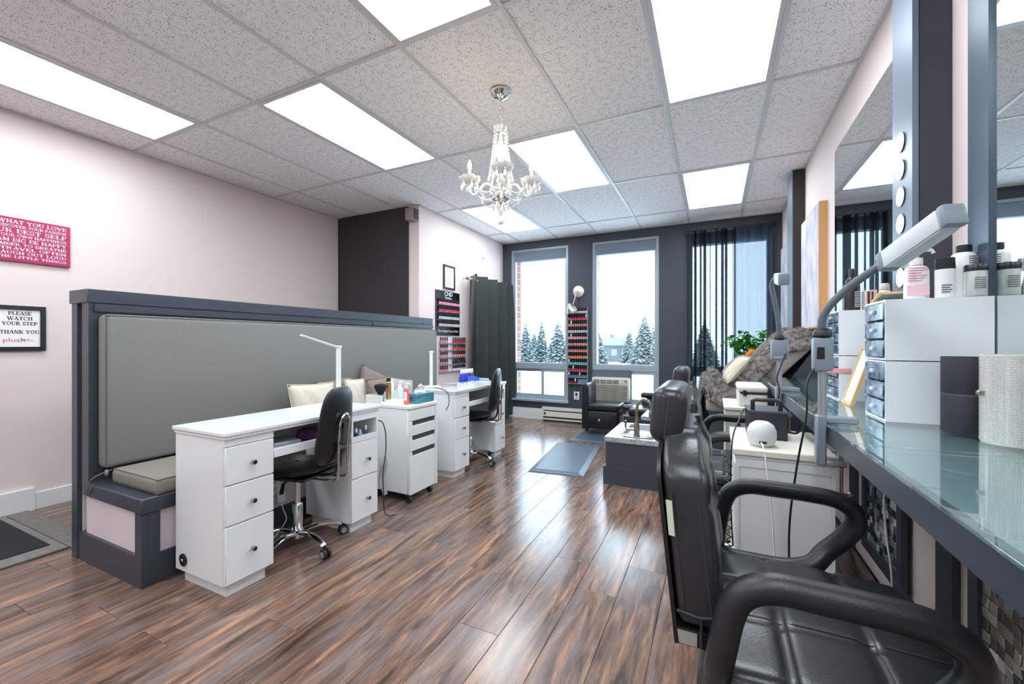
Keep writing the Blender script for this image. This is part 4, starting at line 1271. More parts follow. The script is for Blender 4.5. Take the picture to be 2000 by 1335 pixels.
def floor_mat(lab_, cx, cy, w, l, rz):
    t = thing('rubber_mat', lab_, 'mat', (cx, cy, 0), rz, 'cushioned rubber floor mats')
    h = .018
    b = MB(); e = .05
    v = [(-w / 2, -l / 2, .0), (w / 2, -l / 2, .0), (w / 2, l / 2, .0), (-w / 2, l / 2, .0), (-w / 2, -l / 2, .005), (w / 2, -l / 2, .005), (w / 2, l / 2, .005), (-w / 2, l / 2, .005),
         (-w / 2 + e, -l / 2 + e, h), (w / 2 - e, -l / 2 + e, h), (w / 2 - e, l / 2 - e, h), (-w / 2 + e, l / 2 - e, h)]
    b.add(v, [(3, 2, 1, 0), (0, 1, 5, 4), (1, 2, 6, 5), (2, 3, 7, 6), (3, 0, 4, 7), (4, 5, 9, 8), (5, 6, 10, 9), (6, 7, 11, 10), (7, 4, 8, 11), (8, 9, 10, 11)])
    b.build('bevelled_border', mat('mat_edge_rubber', (78, 92, 108), .35), t, smooth=False)
    MB().box((-w / 2 + e, -l / 2 + e, h - .002), (w / 2 - e, l / 2 - e, h + .0015)).build('diamond_field', RUBM, t)
    return t
floor_mat('blue grey rubber mat nearer the viewer, beside the pedicure basin', -1.345, 4.12, .50, 1.17, radians(6.5))
floor_mat('blue grey rubber mat farther back, under the black pedicure stool', -1.30, 5.27, .56, .86, radians(1))

# --- black pedicure stools
def stool(lab_, loc, rz, low=False):
    t = thing('pedicure_stool', lab_, 'stool', loc, rz, 'black pedicure stools')
    w = .19
    MB().rbox((-.20, -w, .075), (.235, w, .30), .018, 2).build('body', LEATH, t)
    MB().rbox((-.12, -w - .006, .115), (.14, -w + .005, .25), .014, 2).build('drawer', LEATH, t)
    MB().lathe([(.012, 0), (.014, -.008), (.008, -.014)], (.01, -w - .006, .185), 14, axis='y').build('knob', CHROME, t)
    MB().rbox((-.14, -w - .005, .305), (.245, w + .005, .385), .022, 3).build('seat', LEATH, t)
    if not low:
        b = MB()
        pts = []
        b.prism([(-.215, .06), (-.125, .06), (-.125, .58), (-.135, .62), (-.155, .643), (-.18, .643), (-.203, .62), (-.215, .58)], 'y', -w - .006, w + .006, r=.012)
        b.build('backrest', LEATH, t)
    for x in (-.16, .19):
        for y in (-.14, .14):
            c = MB().lathe([(.01, -.01), (.02, -.01), (.022, 0), (.02, .01), (.01, .01)], (x, y, .0405), 12, axis='y').build('caster', RUB, t)
            MB().cyl((x, y, .055), (x, y, .077), .007, n=8).build('caster_stem', CHROME, c)
    return t
stool('black pedicure stool with backrest and side drawer in front of the air conditioner', (-1.305, 5.39, .019), 0)
stool('low black pedicure stool half hidden behind the near basin faucet', (-.80, 5.335, 0.0), radians(4), True)

# --- pedicure basins
GRAN = mat('grey_granite_laminate', (186, 190, 196), .3, col2=(132, 138, 146), vscale=60)
def basin(lab_, x0, x1, y0, y1):
    t = thing('pedicure_basin', lab_, 'basin', ((x0 + x1) / 2, (y0 + y1) / 2, 0), 0, 'pedicure basins')
    MB().box((x0 - .008, y0 - .012, 0), (x1, y1 + .01, .15)).build('plinth', GWOOD, t, True)
    MB().box((x0 + .008, y0 + .008, .15), (x1, y1 - .005, .352)).build('cabinet', GWOOD, t, True)
    b = MB(); z0, z1 = .352, .392; a = .10; f = .16
    b.box((x0, y0, z0), (x1, y0 + f, z1)); b.box((x0, y1 - .06, z0), (x1, y1, z1)); b.box((x0, y0 + f, z0), (x0 + a, y1 - .06, z1)); b.box((x1 - .06, y0 + f, z0), (x1, y1 - .06, z1))
    b.build('rim', GRAN, t, True)
    b = MB(); X0, X1, Y0, Y1 = x0 + a, x1 - .06, y0 + f, y1 - .06
    b.box((X0, Y0, .353), (X1, Y1, .358)); b.box((X0, Y0, .358), (X0 + .012, Y1, .396)); b.box((X1 - .012, Y0, .358), (X1, Y1, .396)); b.box((X0, Y0, .358), (X1, Y0 + .012, .396)); b.box((X0, Y1 - .012, .358), (X1, Y1, .396))
    b.build('bowl', mat('basin_steel', (196, 200, 204), .25, metal=.8), t, True)
    MB().box((x0 + .012, y0 + .0, .355), (x0 + .03, y0 + .005, .36)).build('seam', GRAN, t, True)
    return t
basin('charcoal pedicure foot basin with granite rim nearest the viewer', -.825, -.14, 3.49, 4.20)
basin('charcoal pedicure foot basin farther back toward the windows', -.70, -.14, 4.62, 5.10)
NICK = mat('brushed_nickel', (168, 158, 146), .25, metal=1.0)
def faucet(lab_, x, y, z, s=1.0):
    t = thing('gooseneck_faucet', lab_, 'faucet', (x, y, z), 0, 'gooseneck faucets')
    MB().rbox((-.11, -.026, 0), (.13, .026, .008), .006, 2).build('deck_plate', NICK, t)
    MB().lathe([(.024, 0), (.025, .01), (.022, .09), (.017, .12), (.014, .14)], (0, 0, .008), 18).build('body', NICK, t)
    MB().tube(spline([(0, 0, .14), (0, 0, .22), (.012, 0, .28), (.055, 0, .322), (.10, 0, .295), (.112, 0, .24), (.114, 0, .225)], 6), .0125, 12).build('neck', NICK, t)
    MB().lathe([(.013, 0), (.017, -.01), (.018, -.06), (.014, -.065)], (.114, 0, .228), 14).build('spray_head', NICK, t)
    h = MB().tube([(0, 0, .065), (-.085, 0, .065)], .012, 10).build('valve', NICK, t)
    MB().tube([(-.085, 0, .06), (-.09, 0, .085), (-.092, 0, .135)], [.008, .007, .010], 8).build('handle', NICK, h)
    return t
faucet('brushed nickel gooseneck faucet on the rim of the nearest foot basin', -.575, 3.57, .392)
faucet('brushed nickel gooseneck faucet on the farther foot basin', -.45, 4.69, .392)
o = thing('dark_ottoman', 'low dark padded ottoman below the right pane of the middle window', 'ottoman', (-.68, 5.68, 0))
MB().rbox((-.84, 5.59, .05), (-.52, 5.93, .46), .02, 2).build('body', LEATH, o, True)
MB().rbox((-.85, 5.58, .46), (-.51, 5.94, .535), .025, 3).build('seat', LEATH, o, True)
for x in (-.80, -.56):
    for y in (5.62, 5.90): MB().box((x - .02, y - .02, 0), (x + .02, y + .02, .05)).build('leg', BLK, o, True)

# --- pedicure lounge seat along the right wall
BEI = mat_cloth('taupe_upholstery', (150, 142, 138), 260)
lo = thing('pedicure_lounge', 'taupe upholstered pedicure lounge seat with sloping back on a charcoal platform', 'lounge seat', (.32, 4.7, 0))
MB().box((-.04, 3.88, 0), (.745, 5.7, .60)).build('platform', GWOOD, lo, True)
MB().rbox((-.06, 3.86, .60), (.35, 4.72, .715), .03, 3).build('seat', BEI, lo, True)
MB().rbox((-.06, 4.78, .60), (.35, 5.62, .715), .03, 3).build('seat', BEI, lo, True)
for y0, y1 in ((3.86, 4.72), (4.78, 5.62)):
    MB().prism([(.13, .715), (.30, .715), (.70, 1.16), (.70, 1.20), (.56, 1.21), (.50, 1.18)], 'y', y0, y1, r=.02).build('backrest', BEI, lo, True)
MB().prism([(.36, .60), (.74, .60), (.74, 1.14), (.70, 1.14)], 'y', 3.9, 5.6).build('back_support', GWOOD, lo, True)
# fur throw
FUR = mat('grey_brown_fur', (66, 63, 60), .95, col2=(140, 134, 128), vscale=30, bump=.8, bscale=120, stretch=(1, 1, 1))
prof = spline([(-.125, 0, .40), (-.118, 0, .52), (-.105, 0, .66), (-.085, 0, .78), (-.045, 0, .80), (.03, 0, .765), (.09, 0, .775), (.15, 0, .80), (.21, 0, .86), (.30, 0, .97), (.39, 0, 1.08), (.48, 0, 1.20), (.55, 0, 1.24), (.64, 0, 1.235), (.715, 0, 1.20)], 5)
plen = len(prof)
def fur_fn(u, v):
    k = u * (plen - 1); i = min(int(k), plen - 2); f = k - i
    p = prof[i].lerp(prof[i + 1], f)
    y0 = 3.80 + .05 * sin(9 * u) - .02 * sin(23 * u)
    if u < .3: y0 += .10 * (1 - u / .3)
    y1 = 4.60 + .10 * sin(6 * u + 1)
    y = y0 + (y1 - y0) * v
    rip = .040 * sin(13 * v + 9 * u + 1.4 * sin(5 * u)) + .026 * sin(27 * v - 15 * u) + .012 * sin(41 * u + 9 * v)
    amp = 1.0 if u < .62 else .55
    sag = 0
    if v < .16 and .28 < u < .60: sag = -.10 * (1 - v / .16)
    if v < .12 and u >= .60: sag = -.16 * (1 - v / .12) * (1 - abs(u - .8) * 1.5)
    return (p.x - .3 * rip * amp, y, p.z + rip * amp + .02 + sag + (.08 * math.exp(-((v - .75) / .16) ** 2) * math.exp(-((u - .33) / .1) ** 2)))
ft = MB().sheet(fur_fn, 72, 44, .012).build('fur_throw', FUR, sharp=180)
tag(ft, 'grey faux fur throw draped over the pedicure lounge seat', 'throw')
# short fur fibres standing off the throw
rr = random.Random(21); b = MB(); vs_, fs_ = [], []
for i in range(15000):
    u, v = rr.random(), rr.random()
    p = Vector(fur_fn(u, v)); e = .004
    du = Vector(fur_fn(min(u + e, 1), v)) - p; dv = Vector(fur_fn(u, min(v + e, 1))) - p
    n = dv.cross(du) if True else None
    n = (n.normalized() if n.length > 1e-9 else Vector((0, 0, 1)))
    if n.z < 0 and u > .25: n = -n
    if u <= .25 and n.x > 0: n = -n
    t1 = Vector((rr.uniform(-1, 1), rr.uniform(-1, 1), rr.uniform(-1.2, .3)))
    tip = p + n * .006 + (n * .8 + t1 * .8).normalized() * rr.uniform(.014, .026)
    sd = n.cross(t1); sd = (sd.normalized() if sd.length > 1e-6 else Vector((1, 0, 0))) * .0022
    k = len(vs_); vs_ += [p - sd, p + sd, tip]; fs_.append((k, k + 1, k + 2))
b.add(vs_, fs_)
fp = b.build('fur_pile', mat('fur_fibre', (58, 55, 52), .9, col2=(178, 172, 164), vscale=22), ft, smooth=False); fp['kind'] = 'stuff'
# cream pillow and taupe second pillow on the lounge
def lounge_pillow(lab_, c, w, h, th, rot, m):
    o = pillow(lab_, c, w, h, th, 0, 0, 0, m, 'pillows on the pedicure lounge'); o.rotation_euler = rot; return o
lounge_pillow('cream pillow leaning on the fur throw of the pedicure lounge', (.165, 3.93, .955), .26, .27, .10, (0, radians(38), radians(8)), mat_cloth('oatmeal_linen', (206, 196, 178), 200))
lounge_pillow('taupe pillow behind the fur throw near the plant', (.20, 4.98, .93), .40, .34, .12, (0, radians(46), 0), BEI)

# --- potted plant with orange flowers
pl = thing('potted_plant', 'leafy green potted plant with orange flowers behind the fur throw', 'plant', (.44, 5.30, 1.02))
pl.location = (.40, 5.74, .0)
MB().rbox((-.12, -.0, .0), (.12, .14, .70), .01, 1).build('stand', GWOOD, pl)
MB().lathe([(.055, 0), (.075, .10), (.08, .15), (.074, .15), (.07, .13)], (0, .07, .70), 18).build('pot', mat('terracotta_grey', (150, 140, 132), .7), pl)
LEAF = mat('glossy_green_leaf', (38, 120, 40), .35, col2=(92, 178, 70), vscale=12)
STEM = mat('green_stem', (96, 140, 80), .6)
rr = random.Random(33)
leafm = None
def leaf_mesh():
    b = MB()
    def fn(u, v):
        a = (v - .5) * 2; L = .085; w = .026 * sin(pi * min(1, .06 + u * .94)) ** .8
        return (L * u, w * a, .010 * u * (1 - u) * 4 + .008 * abs(a) - .02 * u * u)
    b.sheet(fn, 6, 3, .0012)
    o = b.build('tmp', LEAF); me = o.data; bpy.data.objects.remove(o); return me
leafm = leaf_mesh()
stems = []
for k in range(15):
    a = 2 * pi * k / 15 + rr.uniform(-.2, .2); sp_ = rr.uniform(.05, .24) ; h_ = rr.uniform(.30, .54)
    base = Vector((.02 * cos(a), .07 + .02 * sin(a), .84)); top = Vector((sp_ * cos(a) * 1.15 - .03, .07 + sp_ * sin(a) * .5, .84 + h_))
    pts = spline([base, base.lerp(top, .5) + Vector((0, 0, .06)), top], 4)
    MB().tube(pts, [.004] * 4 + [.003] * 4 + [.002], 5).build('stem', STEM, pl)
    for j in range(13):
        f = .25 + .75 * (j / 12.0)
        p = pts[min(int(f * 8), 8)]
        q = bpy.data.objects.new('leaf', leafm); COL.objects.link(q); q.parent = pl
        q.location = p + Vector((rr.uniform(-.02, .02), rr.uniform(-.02, .02), rr.uniform(-.01, .02)))
        q.rotation_euler = (rr.uniform(-.5, .5), rr.uniform(-.7, .5), rr.uniform(0, 2 * pi)); s = rr.uniform(.8, 1.35); q.scale = (s, s, s)
ORG = mat('orange_petal', (246, 128, 40), .5)
for k, (dx, dz) in enumerate(((-.03, 1.04), (.0, 1.07), (-.055, 1.00))):
    fl_ = MB()
    for j in range(7):
        a = 2 * pi * j / 7
        fl_.ball((dx + .022 * cos(a), -.16 + .008 * sin(3 * a), dz + .022 * sin(a)), .018, 8, 5, s=(1, .6, 1))
    fl_.ball((dx, -.17, dz), .018, 8, 5)
    f = fl_.build('flower', ORG, pl)
    MB().tube([(dx, -.155, dz - .01), (dx * .5, -.03, .95), (0, .06, .84)], .0025, 5).build('flower_stem', STEM, f)
# ================================================================== RIGHT SIDE
CZ = .927
MIR = mat('silvered_mirror', (226, 232, 232), .015, metal=1.0)
# --- pillars on the wall
def plate_with_holes(b, x, y0, y1, z0, z1, cy, holes, r, th):
    """plate facing -x at x .. x+th with round holes (real openings)"""
    n = 28
    zs_ = [z0]
    for h in holes: zs_ += [h - r * 1.25, h + r * 1.25]
    zs_.append(z1)
    for a, c in zip(zs_[0::2], zs_[1::2]):
        if c > a: b.box((x, y0, a), (x + th, y1, c))
    for h in holes:
        a, c = h - r * 1.25, h + r * 1.25
        outer, inner = [], []
        for k in range(n):
            t = 2 * pi * (k + .5) / n
            dy, dz = cos(t), sin(t)
            ty = ((y1 - cy) / dy if dy > 0 else (y0 - cy) / dy) if abs(dy) > 1e-6 else 9
            tz = ((c - h) / dz if dz > 0 else (a - h) / dz) if abs(dz) > 1e-6 else 9
            q = min(ty, tz)
            outer.append((cy + dy * q, h + dz * q)); inner.append((cy + dy * r, h + dz * r))
        # snap nearest outer points to the corners so the square stays square
        for cyy, czz in ((y0, a), (y1, a), (y0, c), (y1, c)):
            k = min(range(n), key=lambda i: (outer[i][0] - cyy) ** 2 + (outer[i][1] - czz) ** 2); outer[k] = (cyy, czz)
        vs_ = []
        for xx in (x, x + th):
            vs_ += [(xx, p[0], p[1]) for p in outer] + [(xx, p[0], p[1]) for p in inner]
        fs_ = []
        for k in range(n):
            m_ = (k + 1) % n
            fs_ += [(k, m_, n + m_, n + k), (2 * n + k, 3 * n + k, 3 * n + m_, 2 * n + m_), (n + k, n + m_, 3 * n + m_, 3 * n + k), (k, 2 * n + k, 2 * n + m_, m_)]
        b.add(vs_, fs_)
PFACE = mat('blue_grey_satin_panel', (126, 138, 152), .35, metal=.35)
p1 = thing('light_pillar', 'charcoal pillar with a row of round lights beside the wall mirror', 'pillar', (.70, 2.08, 0))
MB().box((.664, 1.98, CZ + .002), (.749, 2.17, ZC - .002)).build('box', CHAR, p1, True)
b = MB(); plate_with_holes(b, .644, 1.983, 2.167, CZ + .002, ZC - .002, 2.078, [1.220, 1.322, 1.424, 1.527, 1.629, 1.732, 1.834, 1.938], .037, .018)
b.build('face_panel', PFACE, p1, True, smooth=False)
LENS = mat_emit('lit_round_lens', (240, 246, 255), 1.6)
for z in [1.220, 1.322, 1.424, 1.527, 1.629, 1.732, 1.834, 1.938]:
    q = MB().lathe([(.0368, 0), (.0368, .020)], (.640, 2.078, z), 28, axis='x').build('light_rim', BLK, p1, True)
    r_ = MB().lathe([(.0362, 0), (.0362, .001)], (.6388, 2.078, z), 28, axis='x').build('round_light', LENS, q, False); r_.location = -wloc(q)
p2 = thing('far_pillar', 'dark charcoal pillar on the right wall near the curtained window', 'pillar', (.70, 4.7, 0))
MB().box((.655, 4.58, 1.13), (.749, 4.86, ZC - .002)).build('box', CHARB, p2, True)
MB().box((.649, 4.58, 1.13), (.655, 4.86, ZC - .002)).build('face_panel', PFACE, p2, True)

# --- mirrors
m1 = thing('wall_mirror', 'large frameless wall mirror between the painting and the light pillar', 'mirror', (.745, 2.85, CZ))
MB().box((.740, 2.175, CZ + .05), (.748, 3.51, 2.475)).build('mirror_glass', MIR, m1, True)
m2 = thing('wall_mirror', 'tall wall mirror at the right edge with a charcoal side strip', 'mirror', (.745, 1.0, CZ))
MB().box((.737, -.30, CZ + .01), (.748, 1.717, 2.475)).build('mirror_glass', MIR, m2, True)
MB().box((.728, 1.717, CZ + .002), (.749, 1.828, ZC - .002)).build('side_strip', mat('blue_charcoal_strip', (74, 88, 104), .35, metal=.2), m2, True)

# --- paintings
def painting(lab_, y0, y1, z0, z1, d):
    t = thing('canvas_painting', lab_, 'painting', (.749, (y0 + y1) / 2, z0), group='pale paintings in oak frames')
    OAK = mat('light_oak', (206, 156, 98), .5, var=.12, vscale=5, stretch=(1, 1, .15))
    x0 = .749 - d
    b = MB(); w = .012
    b.box((x0, y0, z0), (.749, y0 + w, z1)); b.box((x0, y1 - w, z0), (.749, y1, z1)); b.box((x0, y0 + w, z0), (.749, y1 - w, z0 + w)); b.box((x0, y0 + w, z1 - w), (.749, y1 - w, z1))
    b.build('frame', OAK, t, True)
    MB().box((x0 - .002, y0 + w, z0 + w), (x0 + .012, y1 - w, z1 - w)).build('canvas', mat('marbled_canvas', (226, 222, 226), .7, col2=(176, 178, 196), vscale=5.5, bump=.3, bscale=25, stretch=(1, 2.2, .8)), t, True)
    return t
painting('pale marbled canvas painting in an oak frame beside the wall mirror', 3.757, 4.45, 1.29, 2.22, .05)
painting('narrow view of a pale canvas painting between far pillar and window wall', 5.10, 5.86, 1.34, 2.28, .03)

# --- counter with glass top
cn = thing('station_counter', 'long charcoal counter with glass top along the right mirrors', 'counter', (.53, 2.0, 0))
CY0, CY1 = -.25, 3.585
MB().box((.318, CY0, .862), (.342, CY1, .916)).build('front_rail', GWOOD, cn, True)
MB().box((.342, CY1 - .024, .862), (.736, CY1, .916)).build('end_rail', GWOOD, cn, True)
MB().box((.342, CY0, .896), (.736, CY1 - .024, .917)).build('top_board', mat('counter_grey_green', (144, 158, 162), .22), cn, True)
GTOP = mat_glass('green_edged_glass', (.90, .97, .96), .97, .012, .10)
for a, c in ((CY0, 1.30), (1.303, CY1)):
    MB().rbox((.312, a, .9185), (.7365, c, .9265), .0012, 1).build('glass_sheet', GTOP, cn, True)
for y in (-.2,):
    MB().box((.70, y - .06, 0), (.735, y + .06, .862)).build('wall_bracket', GWOOD, cn, True)
    MB().box((.342, y - .02, .80), (.735, y + .02, .862)).build('cross_bar', GWOOD, cn, True)
MB().box((.345, 3.50, 0), (.40, 3.56, .862)).build('leg', GWOOD, cn, True)

# --- mosaic panels under the counter: every tile is a piece
def mosaic(lab_, y0, y1, z0, z1, tones, seed):
    t = thing('mosaic_panel', lab_, 'panel', (.735, (y0 + y1) / 2, z0), group='framed mosaic panels under the counter')
    w = .055
    b = MB()
    for a, c in (((y0, z0), (y1, z0 + w)), ((y0, z1 - w), (y1, z1)), ((y0, z0 + w), (y0 + w, z1 - w)), ((y1 - w, z0 + w), (y1, z1 - w))):
        b.box((.712, a[0], a[1]), (.7335, c[0], c[1]))
    b.build('frame', GWOOD, t, True)
    MB().box((.727, y0 + w, z0 + w), (.7335, y1 - w, z1 - w)).build('grout', mat('dark_grout', (40, 42, 46), .8), t, True)
    rr = random.Random(seed)
    nz = int((z1 - z0 - 2 * w) / .0335); ny = int((y1 - y0 - 2 * w) / .0335)
    dz = (z1 - z0 - 2 * w) / nz; dy = (y1 - y0 - 2 * w) / ny
    meshes = []
    for i, c in enumerate(tones):
        q = MB().rbox((-.004, -dy / 2 + .0012, -dz / 2 + .0012), (0, dy / 2 - .0012, dz / 2 - .0012), .001, 1).build('tmp', mat('mosaic_%d_%d_%d' % c, c, .12, metal=.55, spec=.7))
        meshes.append(q.data); bpy.data.objects.remove(q)
    L = wloc(t)
    for i in range(nz):
        for j in range(ny):
            q = bpy.data.objects.new('mosaic_tile', rr.choice(meshes)); COL.objects.link(q); q.parent = t
            q.location = (.7275 - rr.uniform(0, .002) - L.x, y0 + w + (j + .5) * dy - L.y, z0 + w + (i + .5) * dz - L.z)
            q.rotation_euler = (0, rr.uniform(-.12, .12), rr.uniform(-.12, .12))
mosaic('framed dark glass mosaic panel under the counter beyond the near armchair', 2.30, 2.83, .10, .86, [(80, 90, 102), (160, 172, 184), (226, 234, 240), (120, 130, 142), (46, 52, 62)], 3)
mosaic('framed silver beige mosaic panel under the counter at the right edge', 1.22, 1.79, .10, .86, [(206, 204, 194), (176, 174, 164), (150, 146, 138), (214, 214, 210), (120, 118, 112)], 5)
struct(MB().box((.728, 1.925, 0), (.7495, 2.045, .795)).build('trim_1', CHAR), 'charcoal strip on the pink wall under the light pillar')
struct(MB().box((.728, 3.02, 0), (.7495, 3.12, .86)).build('trim_2', CHAR), 'charcoal strip on the pink wall under the far part of the counter')

# --- drawer storage boxes on the counter
BOXW = mat('white_storage_plastic', (240, 244, 247), .3, var=.006)
DRW = mat('smoky_blue_drawer', (34, 58, 84), .10, col2=(150, 172, 190), vscale=22, spec=.7)
def storage(lab_, x0, x1, y0, y1, z0, z1, n, cols=1, feet=0):
    t = thing('drawer_unit', lab_, 'drawer unit', ((x0 + x1) / 2, (y0 + y1) / 2, z0), group='small white drawer units on the counter')
    b = MB(); w = .006
    b.box((x0 + .004, y0, z0), (x1, y0 + w, z1)); b.box((x0 + .004, y1 - w, z0), (x1, y1, z1)); b.box((x0 + .004, y0 + w, z0), (x1, y1 - w, z0 + w)); b.box((x0 + .004, y0 + w, z1 - w), (x1, y1 - w, z1)); b.box((x1 - w, y0 + w, z0 + w), (x1, y1 - w, z1 - w))
    b.build('shell', BOXW, t, True)
    for fx in ((x0 + .02, x1 - .03) if feet else ()):
        for fy in (y0 + .02, y1 - .03):
            MB().box((fx, fy, z0 - feet), (fx + .012, fy + .012, z0)).build('foot', BOXW, t, True)
    h = (z1 - z0 - 2 * w) / n
    for i in range(n):
        for j in range(cols):
            ya = y0 + w + j * (y1 - y0 - 2 * w) / cols; yb = y0 + w + (j + 1) * (y1 - y0 - 2 * w) / cols
            za = z0 + w + i * h
            d = MB().rbox((x0, ya + .002, za + .002), (x1 - .02, yb - .002, za + h - .002), .003, 1).build('drawer', DRW, t, True)
            ym = (ya + yb) / 2
            MB().rbox((x0 - .008, ym - .014, za + h * .40), (x0 + .001, ym + .014, za + h * .62), .002, 1).build('pull', mat('clear_pull', (206, 220, 230), .1), d, False)
            d.children[-1].location = -wloc(d)
    return t
storage('white drawer unit on the counter nearest the viewer, lower of its stack', .484, .734, 1.70, 1.893, CZ, 1.1175, 3)
storage('white drawer unit on the counter nearest the viewer, upper of its stack', .484, .734, 1.70, 1.893, 1.1205, 1.312, 3, 1, .003)
storage('white drawer unit in the farther stack on the counter, lower one', .484, .70, 2.245, 2.47, CZ, 1.1185, 4)
storage('white drawer unit in the farther stack on the counter, upper one', .484, .70, 2.245, 2.47, 1.1215, 1.316, 4, 1, .003)
# pull of a pink brush and a leaning frame
fr_ = thing('leaning_frame', 'thin light wood picture frame leaning between the two drawer stacks', 'frame', (.60, 2.06, CZ))
b = MB(); b.xf = Matrix.Translation((.485, 2.07, CZ)) @ Matrix.Rotation(radians(17), 4, 'Y')
WDL = mat('pale_wood', (214, 178, 120), .5)
b.box((0, 0, 0), (.012, .012, .245)); b.box((0, .118, 0), (.012, .13, .245)); b.box((0, .012, .233), (.012, .118, .245)); b.box((0, .012, 0), (.012, .118, .012)); b.build('moulding', WDL, fr_, True)
b = MB(); b.xf = Matrix.Translation((.485, 2.07, CZ)) @ Matrix.Rotation(radians(17), 4, 'Y'); b.box((.004, .012, .012), (.008, .118, .233)); b.build('sheet', LABW, fr_, True)
o = MB().prism([(-.06, -.010), (.05, -.010), (.058, -.006), (.062, 0), (.058, .006), (.05, .010), (-.06, .010)], 'z', 0, .006, r=.0015, seg=1).build('pink_handle', mat('pink_plastic', (232, 160, 168), .4))
# handle of a brush standing sideways from the drawers
o.rotation_euler = (radians(90), 0, radians(180)); o.location = (.47, 2.238, 1.055)
tag(o, 'pink paddle handle sticking out in front of the farther drawer stack', 'brush handle')

# --- bottles on top of the near stack (z 1.312)
TZ = 1.3123
PKL = mat('pink_label', (240, 196, 208), .5)
def pb_extra(t):
    pump(t, .110, WHP, dirx=(1, .2), s=1.25)
    MB().rbox((-.030, -.0245, .012), (.024, -.0225, .045), .0004, 1).build('pink_label', PKL, t)
    for k in range(6):
        MB().box((-.028, -.0240, .058 + k * .008), (.006 + .006 * (k % 3), -.0226, .061 + k * .008)).build('print_line', mat('pink_print', (222, 140, 160), .6), t)
bottle('lotion_bottle', 'white pump lotion bottle with pink label on top of the drawer stack', 'bottle', (.583, 1.765, TZ), [(.028, 0), (.031, .003), (.031, .092), (.026, .104), (.014, .110)], [WHP], sy=.75, extra=pb_extra, n=24)
def bl_extra(t):
    for k in range(4):
        MB().box((-.016, -.0232, .016 + k * .007), (.004 + .004 * (k % 2), -.0222, .019 + k * .007)).build('print_line', mat('grey_text', (90, 96, 104), .6), t)
bottle('white_bottle', 'white bottle with wide dark cap, next to the pink labelled lotion', 'bottle', (.640, 1.735, TZ), [(.021, 0), (.023, .002), (.023, .088)], [WHP, mat('black_cap', (36, 42, 50), .3)], [(.0225, .088), (.0235, .092), (.022, .118), (.023, .121), (.020, .123)], extra=bl_extra)
def tall_extra(t):
    for k in range(12):
        MB().box((.0, -.0294, .055 + k * .0065), (.024, -.0284, .0575 + k * .0065)).build('print_line', mat('grey_text', (90, 96, 104), .6), t)
bottle('shampoo_bottle', 'tall white bottle with black cap and dense printed label at the mirror', 'bottle', (.702, 1.785, TZ), [(.029, 0), (.033, .003), (.033, .128), (.026, .140), (.014, .146)], [WHP, mat('black_cap', (36, 42, 50), .3)], [(.018, .146), (.0185, .149), (.0185, .165), (.016, .167)], extra=tall_extra, sy=.88, n=24)
def jar_extra(t):
    MB().lathe([(.0228, .004), (.0228, .048), (.001, .062)], n=22).build('powder', mat('white_powder', (240, 240, 236), .9), t)
    for k in range(6):
        MB().box((-.012, -.0256, .024 + k * .006), (.012, -.0246, .026 + k * .006)).build('print_line', mat('grey_text', (90, 96, 104), .6), t)
bottle('powder_jar', 'clear jar of white powder with black lid in front of the mirror', 'jar', (.703, 1.722, TZ), [(.022, 0), (.025, .003), (.025, .074), (.0235, .078)], [mat('frosted_jar', (222, 226, 222), .2, trans=.3), mat('black_cap', (36, 42, 50), .3)], [(.0255, .076), (.0262, .078), (.0262, .093), (.024, .096)], extra=jar_extra, n=22)
fr2 = thing('picture_frame', 'small wood framed card lying tilted on the drawer stack', 'frame', (.53, 1.84, TZ))
b = MB(); b.xf = Matrix.Translation((.500, 1.80, TZ + .002)) @ Matrix.Rotation(radians(-18), 4, 'X')
b.box((0, 0, 0), (.085, .008, .006)); b.box((0, .072, 0), (.085, .080, .006)); b.box((0, .008, 0), (.008, .072, .006)); b.box((.077, .008, 0), (.085, .072, .006)); b.build('moulding', WDL, fr2, True)
b = MB(); b.xf = Matrix.Translation((.500, 1.80, TZ + .002)) @ Matrix.Rotation(radians(-18), 4, 'X'); b.box((.008, .008, .001), (.077, .072, .004)); b.build('card', mat('grey_card', (120, 132, 140), .4), fr2, True)
fr2.location.z += .026
for q in fr2.children: pass
# bottles on the farther stack (z 1.316)
T2 = 1.3163
def dk_extra(t):
    for k in range(9):
        MB().box((.004, -.0262, .015 + k * .008), (.022, -.0252, .019 + k * .008)).build('print_line', mat('pale_text', (190, 192, 196), .6), t)
bottle('dark_bottle', 'tall dark brown bottle on top of the farther drawer stack', 'bottle', (.548, 2.31, T2), [(.026, 0), (.03, .003), (.03, .11), (.022, .135), (.011, .15)], [mat('dark_brown_bottle', (44, 38, 40), .25), BLK], [(.012, .15), (.012, .182), (.010, .185)], extra=dk_extra, sy=.88)
o = MB().rbox((.585, 2.27, T2), (.625, 2.33, T2 + .085), .002, 1).build('striped_carton', mat('cream_carton', (222, 206, 196), .5)); 
MB().box((.592, 2.2690, T2 + .02), (.600, 2.2702, T2 + .078)).build('stripe', mat('dark_red_stripe', (110, 40, 44), .5), o); MB().box((.606, 2.2690, T2 + .02), (.612, 2.2702, T2 + .078)).build('stripe', mat('dark_red_stripe', (110, 40, 44), .5), o)
tag(o, 'small cream carton with dark red stripes on the farther drawer stack', 'box')
bottle('cream_bottle', 'cream plastic bottle with ribbed cap on the farther drawer stack', 'bottle', (.655, 2.29, T2), [(.022, 0), (.025, .003), (.025, .065), (.018, .08), (.013, .084)], [mat('cream_plastic', (208, 206, 192), .4), mat('cream_plastic', (208, 206, 192), .4)], [(.0155, .084), (.0165, .086), (.015, .108), (.012, .112)])

